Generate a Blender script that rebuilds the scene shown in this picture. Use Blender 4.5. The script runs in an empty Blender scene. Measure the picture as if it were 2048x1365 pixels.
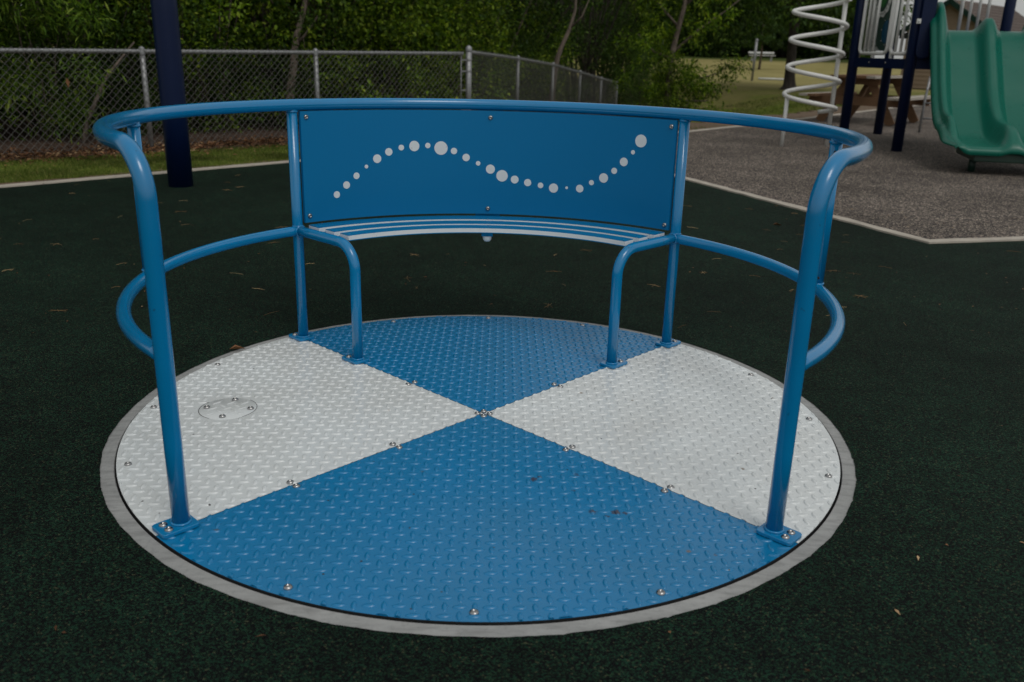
import bpy, bmesh, math, random
import numpy as np
from mathutils import Vector, Matrix
from mathutils.geometry import tessellate_polygon
random.seed(7); rng = np.random.default_rng(7)
S = bpy.context.scene; COL = S.collection
R = math.radians; PI = math.pi

# ------------------------------------------------------------------ camera
cam = bpy.data.cameras.new('camera'); co = bpy.data.objects.new('camera', cam); COL.objects.link(co)
S.camera = co
CAM = Vector((0.03823, -2.40618, 1.02674)); yaw, pitch, roll = -0.01667, 0.32041, 0.02591
right = Vector((math.cos(yaw), math.sin(yaw), 0))
fwd = Vector((-math.sin(yaw)*math.cos(pitch), math.cos(yaw)*math.cos(pitch), -math.sin(pitch)))
up = right.cross(fwd)
r2 = math.cos(roll)*right + math.sin(roll)*up; u2 = -math.sin(roll)*right + math.cos(roll)*up
m = Matrix((r2, u2, -fwd)).transposed().to_4x4(); m.translation = CAM
co.matrix_world = m
cam.sensor_width = 36; cam.lens = 1756.9*36/2048
cam.clip_start = .05; cam.clip_end = 600
cam.dof.use_dof = True; cam.dof.focus_distance = 2.75; cam.dof.aperture_fstop = 4.3

# ------------------------------------------------------------------ world, sun, exposure
W = bpy.data.worlds.new("World"); S.world = W; W.use_nodes = True
nt = W.node_tree; bg = nt.nodes['Background']
sky = nt.nodes.new('ShaderNodeTexSky'); sky.sky_type = 'NISHITA'; sky.sun_disc = False
SUN_EL, SUN_AZ = R(58), R(150)
sky.sun_elevation = SUN_EL; sky.sun_rotation = SUN_AZ
sky.air_density = 1.0; sky.dust_density = 4.0; sky.ozone_density = 1.0
hs = nt.nodes.new('ShaderNodeHueSaturation'); hs.inputs['Saturation'].default_value = .22
ov = nt.nodes.new('ShaderNodeMix'); ov.data_type = 'RGBA'; ov.inputs[0].default_value = .62   # even overcast layer over the clear sky
ov.inputs[7].default_value = (4.9, 5.0, 4.85, 1)
nt.links.new(sky.outputs[0], hs.inputs['Color']); nt.links.new(hs.outputs[0], ov.inputs[6]); nt.links.new(ov.outputs[2], bg.inputs['Color'])
bg.inputs['Strength'].default_value = 0.15
sl = bpy.data.lights.new('sun', 'SUN'); sl.energy = 0.75; sl.angle = R(20); sl.color = (1, .96, .9)
so = bpy.data.objects.new('sun', sl); COL.objects.link(so)
d = Vector((math.sin(SUN_AZ)*math.cos(SUN_EL), math.cos(SUN_AZ)*math.cos(SUN_EL), math.sin(SUN_EL)))
so.rotation_euler = d.to_track_quat('Z', 'Y').to_euler()
S.view_settings.view_transform = 'Standard'; S.view_settings.look = 'None'
S.view_settings.gamma = 1; S.view_settings.use_curve_mapping = False
S.view_settings.exposure = -0.47
S.render.engine = 'CYCLES'; S.cycles.max_bounces = 6; S.cycles.diffuse_bounces = 3

# ------------------------------------------------------------------ material helpers
class N:
    def __init__(s, name):
        s.m = bpy.data.materials.new(name); s.m.use_nodes = True; s.t = s.m.node_tree
        s.b = s.t.nodes['Principled BSDF']; s.out = s.t.nodes['Material Output']
        s.tc = None
    def n(s, typ, **kw):
        nd = s.t.nodes.new(typ)
        for k, v in kw.items():
            if hasattr(nd, k): setattr(nd, k, v)
            else: nd.inputs[k.replace('_', ' ')].default_value = v
        return nd
    def l(s, a, b): s.t.links.new(a, b)
    def co(s, which='Object'):
        if not s.tc: s.tc = s.t.nodes.new('ShaderNodeTexCoord')
        return s.tc.outputs[which]
    def noise(s, scale, detail=3, rough=.55, vec=None):
        nd = s.n('ShaderNodeTexNoise'); nd.inputs['Scale'].default_value = scale
        nd.inputs['Detail'].default_value = detail; nd.inputs['Roughness'].default_value = rough
        s.l(vec or s.co(), nd.inputs['Vector']); return nd.outputs['Fac']
    def ramp(s, fac, stops, interp='LINEAR'):
        nd = s.n('ShaderNodeValToRGB'); cr = nd.color_ramp; cr.interpolation = interp
        while len(cr.elements) < len(stops): cr.elements.new(.5)
        for e, (p, c) in zip(cr.elements, stops):
            e.position = p; e.color = (*c, 1) if len(c) == 3 else c
        s.l(fac, nd.inputs['Fac']); return nd.outputs['Color']
    def mix(s, fac, a, b, mode='MIX'):
        nd = s.n('ShaderNodeMix'); nd.data_type = 'RGBA'; nd.blend_type = mode
        for sock, v in ((nd.inputs[0], fac), (nd.inputs[6], a), (nd.inputs[7], b)):
            if isinstance(v, (int, float)): sock.default_value = v
            elif isinstance(v, tuple): sock.default_value = (*v, 1)
            else: s.l(v, sock)
        return nd.outputs[2]
    def math(s, op, a, b=0.0):
        nd = s.n('ShaderNodeMath'); nd.operation = op
        for sock, v in ((nd.inputs[0], a), (nd.inputs[1], b)):
            if isinstance(v, (int, float)): sock.default_value = v
            else: s.l(v, sock)
        return nd.outputs[0]
    def color(s, v):
        if isinstance(v, tuple): s.b.inputs['Base Color'].default_value = (*v, 1)
        else: s.l(v, s.b.inputs['Base Color'])
    def rough(s, v):
        if isinstance(v, (int, float)): s.b.inputs['Roughness'].default_value = v
        else: s.l(v, s.b.inputs['Roughness'])
    def bump(s, h, strength=.3, dist=.01):
        nd = s.n('ShaderNodeBump'); nd.inputs['Strength'].default_value = strength
        nd.inputs['Distance'].default_value = dist; s.l(h, nd.inputs['Height'])
        s.l(nd.outputs[0], s.b.inputs['Normal']); return nd

def g3(v): return (v, v, v)

def paint(name, col, rough=.3, coat=.0, wear=.08, bumpd=.00012, grain=1500):
    M = N(name)
    a = M.noise(6, 4); f = M.ramp(a, [(.3, g3(1-wear)), (.7, g3(1+0))])
    c = M.mix(1.0, col, f, 'MULTIPLY')
    dots = M.noise(70, 2, .4); mask = M.ramp(dots, [(.74, g3(0)), (.79, g3(.6))])
    c = M.mix(mask, c, tuple(x*.35+.01 for x in col))
    M.color(c)
    M.rough(M.ramp(M.noise(14, 4), [(.3, g3(rough*.85)), (.75, g3(rough*1.25))]))
    M.b.inputs['Coat Weight'].default_value = coat; M.b.inputs['Coat Roughness'].default_value = .12
    if bumpd: M.bump(M.noise(grain, 2), .25, bumpd)
    return M.m

BLUE = (.0, .20, .45)
M_blue = paint('blue_powder_coat', BLUE, .20, .5)
M_navy = paint('navy_paint', (.001, .009, .045), .38, .0)
M_white_pipe = paint('white_pipe_paint', (.74, .74, .715), .36)
M_greenplay = paint('dark_green_board', (.022, .06, .045), .4)
M_greenbright = paint('bright_green_board', (.02, .16, .03), .4)
M_whiteboard = paint('white_board', (.66, .67, .65), .45)
M_bluelens = paint('blue_window', (.01, .07, .13), .1)

def plate_mat(name, col, dirt, rust=False):
    M = N(name)
    a = M.noise(3.2, 5, .6)
    c = M.mix(M.ramp(a, [(.35, g3(0)), (.75, g3(.35))]), col, dirt)
    fine = M.noise(60, 3, .6)
    c = M.mix(M.ramp(fine, [(.60, g3(0)), (.80, g3(.22))]), c, dirt)
    for (ang, lo) in ((.5, .66), (1.7, .68)):
        mp = M.n('ShaderNodeMapping'); mp.inputs['Scale'].default_value = (4, 34, 1); mp.inputs['Rotation'].default_value = (0, 0, ang)
        M.l(M.co(), mp.inputs['Vector']); c = M.mix(M.ramp(M.noise(1, 5, .75, mp.outputs[0]), [(lo, g3(0)), (lo+.06, g3(.28))]), c, dirt)
    sp = M.n('ShaderNodeTexVoronoi'); sp.inputs['Scale'].default_value = 13; M.l(M.co(), sp.inputs['Vector'])
    c = M.mix(M.ramp(sp.outputs['Distance'], [(.028, g3(1)), (.045, g3(0))]), c, (.03, .025, .02))
    sp2 = M.n('ShaderNodeTexVoronoi'); sp2.inputs['Scale'].default_value = 6.3; M.l(M.co(), sp2.inputs['Vector'])
    c = M.mix(M.ramp(sp2.outputs['Distance'], [(.026, g3(.8)), (.05, g3(0))]), c, (.16, .10, .05))
    if rust:
        for (x, y, r) in ((.135, -.415, .010), (.15, -.405, .006), (.27, -.575, .008), (.325, -.575, .010), (.345, -.58, .006), (.235, -.47, .005), (.30, -.595, .006), (.245, -.385, .005)):
            vd = M.n('ShaderNodeVectorMath'); vd.operation = 'DISTANCE'
            nz = M.n('ShaderNodeTexNoise'); nz.inputs['Scale'].default_value = 90; M.l(M.co(), nz.inputs['Vector'])
            ad = M.n('ShaderNodeMix'); ad.data_type = 'VECTOR'; ad.inputs[0].default_value = .02
            M.l(M.co(), ad.inputs[4]); M.l(nz.outputs['Color'], ad.inputs[5])
            M.l(ad.outputs[1], vd.inputs[0]); vd.inputs[1].default_value = (x*.98+.01, y*.98+.01, .01)
            c = M.mix(M.ramp(vd.outputs['Value'], [(max(0, r-.003), g3(.85)), (r+.001, g3(0))]), c, (.05, .018, .009))
    M.color(c)
    M.rough(M.ramp(M.noise(9, 4), [(.3, g3(.20)), (.7, g3(.34))]))
    M.b.inputs['Coat Weight'].default_value = .3; M.b.inputs['Coat Roughness'].default_value = .2
    M.bump(M.noise(420, 2), .2, .0006)
    return M.m
M_plate_blue = plate_mat('blue_floor_plate', (.0, .185, .42), (.015, .14, .26), True)
M_plate_white = plate_mat('white_floor_plate', (.70, .74, .75), (.46, .45, .42))

def steel(name, col=(.62, .60, .57), rough=.22):
    M = N(name); M.color(M.ramp(M.noise(60, 3), [(.3, tuple(x*.75 for x in col)), (.7, col)]))
    M.b.inputs['Metallic'].default_value = 1; M.rough(rough); return M.m
M_steel = steel('stainless_steel', (.42, .42, .42), .25)
M_galv = N('galvanised_steel'); M_galv.color(M_galv.ramp(M_galv.noise(35, 4), [(.3, (.21, .215, .22)), (.7, (.34, .345, .35))]))
M_galv.b.inputs['Metallic'].default_value = .55; M_galv.rough(.48); M_galv = M_galv.m
M_wire = N('galvanised_wire'); M_wire.color((.17, .168, .16)); M_wire.b.inputs['Metallic'].default_value = .4; M_wire.rough(.55); M_wire = M_wire.m
M_black = N('black_gap'); M_black.color((.006, .006, .006)); M_black.rough(.8); M_black = M_black.m

def hdpe_blue():
    M = N('blue_panel_sheet')
    M.color(M.mix(M.ramp(M.noise(4, 4), [(.3, g3(0)), (.8, g3(.25))]), (.0, .165, .38), (.0, .17, .36)))
    M.rough(.36); M.b.inputs['Specular IOR Level'].default_value = .3
    M.bump(M.noise(700, 2), .35, .0008); return M.m
M_panel = hdpe_blue()
M_core = paint('white_sheet_core', (.76, .80, .81), .5, wear=.06)

def rubber(name, cols, scale, chips):
    M = N(name)
    v = M.n('ShaderNodeTexVoronoi'); v.inputs['Scale'].default_value = scale; v.inputs['Randomness'].default_value = 1
    M.l(M.co(), v.inputs['Vector'])
    sep = M.n('ShaderNodeSeparateColor'); M.l(v.outputs['Color'], sep.inputs[0])
    c = M.ramp(sep.outputs[0], cols, 'CONSTANT')
    big = M.noise(1.1, 5, .6); c = M.mix(1.0, c, M.ramp(big, [(.3, g3(.62)), (.7, g3(1.25))]), 'MULTIPLY')
    mid = M.noise(9, 4, .6); c = M.mix(1.0, c, M.ramp(mid, [(.3, g3(.8)), (.7, g3(1.15))]), 'MULTIPLY')
    M.color(c); M.rough(.8); M.b.inputs['Specular IOR Level'].default_value = .12
    h = M.math('ADD', M.math('MULTIPLY', v.outputs['Distance'], -1.6), M.noise(scale*.6, 2))
    M.bump(h, .9, .004)
    return M.m
M_rub_green = rubber('green_rubber', [(0, (.003, .005, .005)), (.42, (.008, .020, .012)), (.66, (.011, .044, .025)), (.90, (.022, .055, .028)), (.975, (.07, .08, .045))], 290, 0)
M_rub_grey = rubber('speckled_grey_rubber', [(0, (.035, .033, .034)), (.36, (.13, .108, .093)), (.62, (.27, .225, .19)), (.84, (.065, .058, .054)), (.93, (.52, .44, .35))], 115, 0)

def concrete(name, a, b, streak=False):
    M = N(name)
    c = M.ramp(M.noise(7, 6, .65), [(.3, a), (.7, b)])
    c = M.mix(M.ramp(M.noise(90, 3), [(.55, g3(0)), (.75, g3(.35))]), c, tuple(x*.55 for x in a))
    if streak:
        mp = M.n('ShaderNodeMapping'); mp.inputs['Scale'].default_value = (12, 60, 1); mp.inputs['Rotation'].default_value = (0, 0, .6)
        M.l(M.co(), mp.inputs['Vector']); c = M.mix(M.ramp(M.noise(1, 4, .6, mp.outputs[0]), [(.45, g3(0)), (.68, g3(.5))]), c, tuple(x*.55 for x in a))
    vs = M.n('ShaderNodeTexVoronoi'); vs.inputs['Scale'].default_value = 9; M.l(M.co(), vs.inputs['Vector'])
    c = M.mix(M.ramp(vs.outputs['Distance'], [(.03, g3(.85)), (.06, g3(0))]), c, (.03, .03, .03))
    M.color(c); M.rough(.75); M.bump(M.noise(160, 5, .7), .5, .002); return M.m
M_conc = concrete('cast_concrete', (.27, .275, .27), (.36, .365, .36), True)
M_kerb = concrete('kerb_concrete', (.36, .32, .27), (.52, .47, .40))

def leafmat(name, stops, trans=.4, rough=.55):
    M = N(name)
    gi = M.n('ShaderNodeNewGeometry')
    c = M.ramp(gi.outputs['Random Per Island'], stops)
    big = M.noise(1.3, 3); c = M.mix(1.0, c, M.ramp(big, [(.36, g3(.5)), (.64, g3(1.45))]), 'MULTIPLY')
    M.color(c); M.rough(rough); M.b.inputs['Specular IOR Level'].default_value = .15
    tr = M.n('ShaderNodeBsdfTranslucent'); M.l(M.mix(1.0, c, (1.25, 1.3, .5), 'MULTIPLY'), tr.inputs['Color'])
    mx = M.n('ShaderNodeMixShader'); mx.inputs[0].default_value = trans
    M.l(M.b.outputs[0], mx.inputs[1]); M.l(tr.outputs[0], mx.inputs[2]); M.l(mx.outputs[0], M.out.inputs['Surface'])
    return M.m
M_leafA = leafmat('shrub_leaf', [(0, (.02, .05, .006)), (.45, (.075, .14, .011)), (.8, (.16, .25, .02)), (1, (.28, .35, .04))])
M_leafW = leafmat('willow_leaf', [(0, (.03, .07, .012)), (.5, (.10, .19, .02)), (.85, (.20, .31, .04)), (1, (.30, .38, .07))])
M_leafD = leafmat('dark_leaf', [(0, (.012, .03, .005)), (.6, (.035, .075, .010)), (1, (.09, .15, .02))], .25)
M_leafF = leafmat('far_leaf', [(0, (.02, .045, .012)), (.6, (.04, .08, .018)), (1, (.08, .14, .03))], .25)
M_grass = leafmat('grass_blade', [(0, (.07, .105, .018)), (.6, (.125, .175, .03)), (.9, (.20, .23, .055)), (1, (.30, .26, .10))], .3)
M_dry = leafmat('dry_leaf', [(0, (.05, .025, .012)), (.4, (.13, .06, .03)), (.8, (.24, .12, .06)), (1, (.42, .30, .17))], .1)
M_needle = leafmat('pine_needle', [(0, (.16, .09, .04)), (.5, (.28, .18, .09)), (1, (.45, .35, .20))], .1)

def bark(name, a, b, sc=18):
    M = N(name); mp = M.n('ShaderNodeMapping'); mp.inputs['Scale'].default_value = (1, 1, .25); M.l(M.co(), mp.inputs['Vector'])
    n_ = M.noise(sc, 5, .65, mp.outputs[0]); M.color(M.ramp(n_, [(.35, a), (.65, b)])); M.rough(.9); M.bump(n_, .9, .02); return M.m
M_bark = bark('tree_bark', (.06, .045, .035), (.19, .15, .12))
M_barkD = bark('oak_bark', (.018, .014, .011), (.06, .048, .038))

def wood(name, a, b):
    M = N(name); mp = M.n('ShaderNodeMapping'); mp.inputs['Scale'].default_value = (2, 22, 22); M.l(M.co('Generated'), mp.inputs['Vector'])
    n_ = M.noise(2.5, 5, .6, mp.outputs[0]); M.color(M.ramp(n_, [(.3, a), (.7, b)])); M.rough(.75); M.bump(n_, .4, .003); return M.m
M_wood = wood('weathered_wood', (.10, .052, .024), (.24, .13, .065))
M_woodpale = wood('pale_wood', (.30, .27, .23), (.46, .42, .36))
M_siding = wood('tan_siding', (.22, .16, .11), (.32, .24, .17))
M_shingle = N('brown_shingle'); M_shingle.color(M_shingle.ramp(M_shingle.noise(14, 4), [(.3, (.055, .04, .035)), (.7, (.12, .09, .075))])); M_shingle.rough(.9); M_shingle = M_shingle.m
M_navy.node_tree.nodes['Principled BSDF'].inputs['Specular IOR Level'].default_value = .28
M_trim = paint('dark_green_trim', (.006, .03, .022), .4)
M_slide = N('green_slide_plastic')
M_slide.color(M_slide.mix(M_slide.ramp(M_slide.noise(5, 4), [(.3, g3(0)), (.8, g3(.4))]), (.0, .115, .078), (.0, .13, .09)))
M_slide.b.inputs['Specular IOR Level'].default_value = .35; M_slide.rough(M_slide.ramp(M_slide.noise(8, 4), [(.3, g3(.25)), (.7, g3(.40))])); M_slide.bump(M_slide.noise(500, 2), .2, .001); M_slide = M_slide.m

def terrain_mat():
    M = N('grass_ground')
    sx = M.n('ShaderNodeSeparateXYZ'); M.l(M.co(), sx.inputs[0])
    grass = M.ramp(M.noise(5, 6, .7), [(.3, (.06, .085, .014)), (.55, (.12, .155, .022)), (.75, (.20, .18, .06))])
    dry = M.ramp(M.noise(.35, 6, .7), [(.3, (.22, .195, .07)), (.6, (.31, .27, .11)), (.8, (.37, .30, .15))])
    dryn = M.ramp(M.noise(.6, 4), [(.4, g3(0)), (.62, g3(1))])
    near = M.mix(M.math('MULTIPLY', dryn, .55), grass, (.19, .135, .075))
    f = M.n('ShaderNodeMapRange'); f.inputs[1].default_value = 26; f.inputs[2].default_value = 33; 
    M.l(M.math('ADD', sx.outputs[1], M.math('MULTIPLY', M.noise(.3, 3), 4)), f.inputs[0])
    c = M.mix(f.outputs[0], near, dry)
    f2 = M.n('ShaderNodeMapRange'); f2.inputs[1].default_value = 55; f2.inputs[2].default_value = 58
    M.l(sx.outputs[1], f2.inputs[0]); c = M.mix(f2.outputs[0], c, (.06, .085, .02))
    M.color(c); M.rough(.95); M.b.inputs['Specular IOR Level'].default_value = .1
    M.bump(M.noise(60, 5, .7), .8, .02); return M.m
M_terrain = terrain_mat()
M_soil = N('leaf_litter_soil'); M_soil.color(M_soil.ramp(M_soil.noise(40, 6, .7), [(.3, (.02, .012, .008)), (.6, (.075, .04, .024)), (.8, (.15, .09, .05))])); M_soil.rough(.95); M_soil.bump(M_soil.noise(80, 5), .8, .02); M_soil = M_soil.m

# ------------------------------------------------------------------ mesh helpers
def tag(o, label=None, cat=None, group=None, kind=None):
    if label: o['label'] = label
    if cat: o['category'] = cat
    if group: o['group'] = group
    if kind: o['kind'] = kind
    return o
def thing(name, loc, label, cat, group=None, rz=0):
    o = bpy.data.objects.new(name, None); o.location = loc; o.rotation_euler = (0, 0, rz); o.empty_display_size = .1
    COL.objects.link(o); return tag(o, label, cat, group)
def wloc(p):
    v = Vector((0, 0, 0))
    while p is not None: v = v + Vector(p.location); p = p.parent
    return v
class G:
    """geometry collector: verts, faces, material index, smooth flag"""
    def __init__(s): s.v = []; s.f = []; s.mi = []; s.sm = []
    def add(s, V, F, mi=0, sm=False):
        o = len(s.v); s.v.extend([tuple(p) for p in V]); s.f.extend([tuple(i+o for i in f) for f in F])
        s.mi.extend([mi]*len(F)); s.sm.extend([sm]*len(F)); return s
    def box(s, c, size, rz=0, mi=0, M=None):
        x, y, z = (k/2 for k in size)
        V = [Vector((a*x, b*y, e*z)) for a in (-1, 1) for b in (-1, 1) for e in (-1, 1)]
        rot = M or Matrix.Rotation(rz, 3, 'Z'); c = Vector(c); V = [rot @ p + c for p in V]
        return s.add(V, [(0, 1, 3, 2), (4, 6, 7, 5), (0, 4, 5, 1), (2, 3, 7, 6), (0, 2, 6, 4), (1, 5, 7, 3)], mi)
    def beam(s, a, b, w, h, mi=0, upv=(0, 0, 1)):
        a = Vector(a); b = Vector(b); x = (b-a).normalized(); y = Vector(upv).cross(x).normalized(); z = x.cross(y)
        return s.box((a+b)/2, ((b-a).length, w, h), mi=mi, M=Matrix((x, y, z)).transposed())
    def tube(s, pts, r, n=16, caps=True, mi=0, closed=False):
        P = [Vector(p) for p in pts]; k = len(P); rs = r if hasattr(r, '__len__') else [r]*k
        T = [((P[(i+1) % k] if (closed or i < k-1) else P[i]) - (P[i-1] if (closed or i > 0) else P[i])).normalized() for i in range(k)]
        a = Vector((0, 0, 1)) if abs(T[0].z) < .9 else Vector((1, 0, 0))
        nrm = (a - T[0]*a.dot(T[0])).normalized(); V = []
        for i in range(k):
            nrm = (nrm - T[i]*nrm.dot(T[i])).normalized(); b = T[i].cross(nrm)
            for j in range(n):
                t = 2*PI*j/n; V.append(P[i] + (nrm*math.cos(t)+b*math.sin(t))*rs[i])
        F = []
        for i in range(k if closed else k-1):
            for j in range(n):
                i2 = (i+1) % k; F.append((i*n+j, i*n+(j+1) % n, i2*n+(j+1) % n, i2*n+j))
        s.add(V, F, mi, True)
        if caps and not closed:
            o = len(s.v)-k*n
            s.f.append(tuple(o+j for j in reversed(range(n)))); s.f.append(tuple(o+(k-1)*n+j for j in range(n)))
            s.mi += [mi, mi]; s.sm += [False, False]
        return s
    def lathe(s, c, prof, n=14, mi=0, axis=None):
        rot = Vector((0, 0, 1)).rotation_difference(Vector(axis)).to_matrix() if axis else Matrix.Identity(3)
        c = Vector(c); V = []
        for (r, z) in prof:
            for j in range(n): V.append(c + rot @ Vector((r*math.cos(2*PI*j/n), r*math.sin(2*PI*j/n), z)))
        F = [(i*n+j, i*n+(j+1) % n, (i+1)*n+(j+1) % n, (i+1)*n+j) for i in range(len(prof)-1) for j in range(n)]
        s.add(V, F, mi, True); return s
    def mesh(s, name, mats, off=(0, 0, 0)):
        me = bpy.data.meshes.new(name); ox, oy, oz = off
        me.from_pydata([(x-ox, y-oy, z-oz) for x, y, z in s.v], [], s.f)
        for mt in (mats if isinstance(mats, (list, tuple)) else [mats]): me.materials.append(mt)
        me.polygons.foreach_set('material_index', s.mi); me.polygons.foreach_set('use_smooth', s.sm)
        me.update(); return me
    def obj(s, name, mats, parent=None, bevel=0, smooth_angle=None):
        o = bpy.data.objects.new(name, s.mesh(name, mats, wloc(parent))); COL.objects.link(o); o.parent = parent
        if bevel:
            b = o.modifiers.new('bevel', 'BEVEL'); b.width = bevel; b.segments = 2; b.limit_method = 'ANGLE'; b.angle_limit = R(40)
        return o
def np_mesh(name, V, F, mat):
    V = np.asarray(V, np.float32); F = np.asarray(F, np.int32); k = F.shape[1]
    me = bpy.data.meshes.new(name); me.vertices.add(len(V)); me.vertices.foreach_set('co', V.ravel())
    me.loops.add(F.size); me.loops.foreach_set('vertex_index', F.ravel())
    me.polygons.add(len(F)); me.polygons.foreach_set('loop_start', np.arange(0, F.size, k, dtype=np.int32))
    me.materials.append(mat); me.update(calc_edges=True); return me
def link(name, me, parent=None, loc=(0, 0, 0), rot=(0, 0, 0), sc=(1, 1, 1)):
    o = bpy.data.objects.new(name, me); COL.objects.link(o); o.parent = parent
    o.location = loc; o.rotation_euler = rot; o.scale = sc; return o
def unit(a): return a/np.maximum(np.linalg.norm(a, axis=1, keepdims=True), 1e-9)
def leaves(P, D, Nn, L, Wd, fold=.15):
    """folded leaf = two triangles sharing the midrib"""
    D = unit(D); Sd = unit(np.cross(D, Nn)); Nn = np.cross(Sd, D); L = L[:, None]; Wd = Wd[:, None]
    a = P; b = P+D*L*.42+Sd*Wd*.5+Nn*Wd*fold; c = P+D*L-Nn*L*.12; e = P+D*L*.42-Sd*Wd*.5+Nn*Wd*fold
    V = np.stack([a, b, c, e], 1).reshape(-1, 3); i = np.arange(len(P))[:, None]*4
    F = np.concatenate([i+np.array([[0, 1, 2]]), i+np.array([[0, 2, 3]])], 1).reshape(-1, 3)
    return V, F
def clump_leaves(n, centres, rad, L, Wr, drop=.3, updir=.0):
    k = len(centres); idx = rng.integers(0, k, n)
    off = rng.normal(0, 1, (n, 3)); off = unit(off)*(rng.random((n, 1))**.45)*rad[idx][:, None]*np.array([[1, 1, .75]])
    P = centres[idx]+off
    D = unit(off)*.7+rng.normal(0, .6, (n, 3)); D[:, 2] += updir-drop
    Nn = rng.normal(0, .5, (n, 3)); Nn[:, 2] += 1
    Ls = L*rng.uniform(.6, 1.25, n); return leaves(P, D, Nn, Ls, Ls*Wr)

# ------------------------------------------------------------------ the setting: terrain, kerbs, rubber
def smst(a, b, x):
    t = np.clip((x-a)/(b-a), 0, 1); return t*t*(3-2*t)
def terr(x, y):
    dip = -.66*smst(10, 22, y)*(1-smst(23, 30, y))*(1-smst(5.5, 9.5, x))
    rise = .95*smst(32, 66, y)
    return -.02+dip+rise
def grid_mesh(name, xs, ys, fz, mat):
    X, Y = np.meshgrid(xs, ys); Z = fz(X, Y); V = np.stack([X, Y, Z], -1).reshape(-1, 3)
    nx = len(xs); i = (np.arange(len(ys)-1)[:, None]*nx+np.arange(nx-1)[None, :]).ravel()
    F = np.stack([i, i+1, i+nx+1, i+nx], 1); me = np_mesh(name, V, F, mat)
    me.polygons.foreach_set('use_smooth', [True]*len(F)); return me
xs = np.concatenate([np.linspace(-200, -20, 12)[:-1], np.linspace(-20, 30, 101), np.linspace(30, 220, 12)[1:]])
ys = np.concatenate([np.linspace(-60, -6, 8)[:-1], np.linspace(-6, 40, 93), np.linspace(40, 320, 40)[1:]])
tag(link('ground', grid_mesh('ground', xs, ys, terr, M_terrain)), kind='structure')

OUT = [(-8.6, -1.6), (-6.2, 1.1), (-3.574, 3.986), (-1.91, 5.803), (.55, 8.17), (2.635, 10.17), (3.693, 11.414), (5.627, 13.84), (6.764, 15.288), (8.928, 18.021), (13, 22.6)]
DIV = [(.55, 8.17), (1.626, 5.30), (2.594, 2.728), (3.256, 2.888), (10.5, 4.65)]
def sheet(name, outer, holes, z, mat):
    loops = [[Vector((x, y, z)) for x, y in outer]]+[[Vector((x, y, z)) for x, y in h] for h in holes]
    tris = tessellate_polygon(loops); V = [p for l in loops for p in l]
    me = bpy.data.meshes.new(name); me.from_pydata(V, [], [tuple(t) for t in tris]); me.materials.append(mat)
    for p in me.polygons:
        pass
    bm = bmesh.new(); bm.from_mesh(me); bmesh.ops.recalc_face_normals(bm, faces=bm.faces)
    if bm.faces and sum(f.normal.z for f in bm.faces) < 0: bmesh.ops.reverse_faces(bm, faces=bm.faces)
    bm.to_mesh(me); bm.free()
    return tag(link(name, me), kind='structure')
def wob(a): return .0009*math.sin(17*a+1)+.0007*math.sin(61*a)+random.uniform(-.0007, .0007)+(.0025 if random.random() < .03 and math.sin(a) < 0 < math.cos(a) else 0)
hole = [((1.0385+wob(t))*math.cos(t), (1.0385+wob(t))*math.sin(t)) for t in [2*PI*i/760 for i in range(760)]]
green_outer = OUT[:5]+DIV[1:]+[(10.5, -9), (-8.6, -9)]
sheet('rubber_surface', green_outer, [hole], -.0045, M_rub_green)
grey_outer = DIV[::-1]+OUT[5:]+[(18, 22.6), (18, 4.65)]
sheet('rubber_surface', grey_outer, [], -.0045, M_rub_grey)

def strip(name, pts, w, z, mat, seg=.18, jit=.008):
    P = [Vector((*p, 0)) for p in pts]; Q = []
    for a, b in zip(P[:-1], P[1:]):
        n_ = max(1, int((b-a).length/seg)); Q += [a.lerp(b, i/n_) for i in range(n_)]
    Q.append(P[-1]); g = G(); V = []
    for i, p in enumerate(Q):
        t = (Q[min(i+1, len(Q)-1)]-Q[max(i-1, 0)]).normalized(); nn = Vector((-t.y, t.x, 0))
        w1 = w/2+random.uniform(-jit, jit); w2 = w/2+random.uniform(-jit, jit)
        for (s_, zz) in ((w1, z-.03), (w1-.003, z), (-w2+.003, z), (-w2, z-.03)): V.append(p+nn*s_+Vector((0, 0, zz)))
    F = [(i*4+j, (i+1)*4+j, (i+1)*4+j+1, i*4+j+1) for i in range(len(Q)-1) for j in range(3)]
    g.add(V, F); o = g.obj(name, mat); bm = bmesh.new(); bm.from_mesh(o.data); bmesh.ops.recalc_face_normals(bm, faces=bm.faces)
    bm.to_mesh(o.data); bm.free(); return tag(o, kind='structure')
strip('kerb', OUT, .115, .002, M_kerb)
M_bare = N('bare_soil'); M_bare.color(M_bare.ramp(M_bare.noise(18, 6, .7), [(.3, (.07, .045, .028)), (.6, (.17, .115, .07)), (.8, (.26, .19, .12))])); M_bare.rough(.95); M_bare.bump(M_bare.noise(70, 5), .8, .015); M_bare = M_bare.m
def shifted(pts, o):
    out = []
    for i, p in enumerate(pts):
        t = (Vector(pts[min(i+1, len(pts)-1)])-Vector(pts[max(i-1, 0)])).normalized(); out.append((p[0]-t.y*o, p[1]+t.x*o))
    return out
strip('bare_soil', shifted(OUT[:5], .13), .17, -.010, M_bare, .12, .05)
strip('bare_soil', shifted(OUT[4:], .42), .75, -.009, M_bare, .2, .16)
strip('kerb', DIV[:3]+[(2.60, 2.70)][:0]+DIV[3:], .085, .006, M_kerb)

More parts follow.
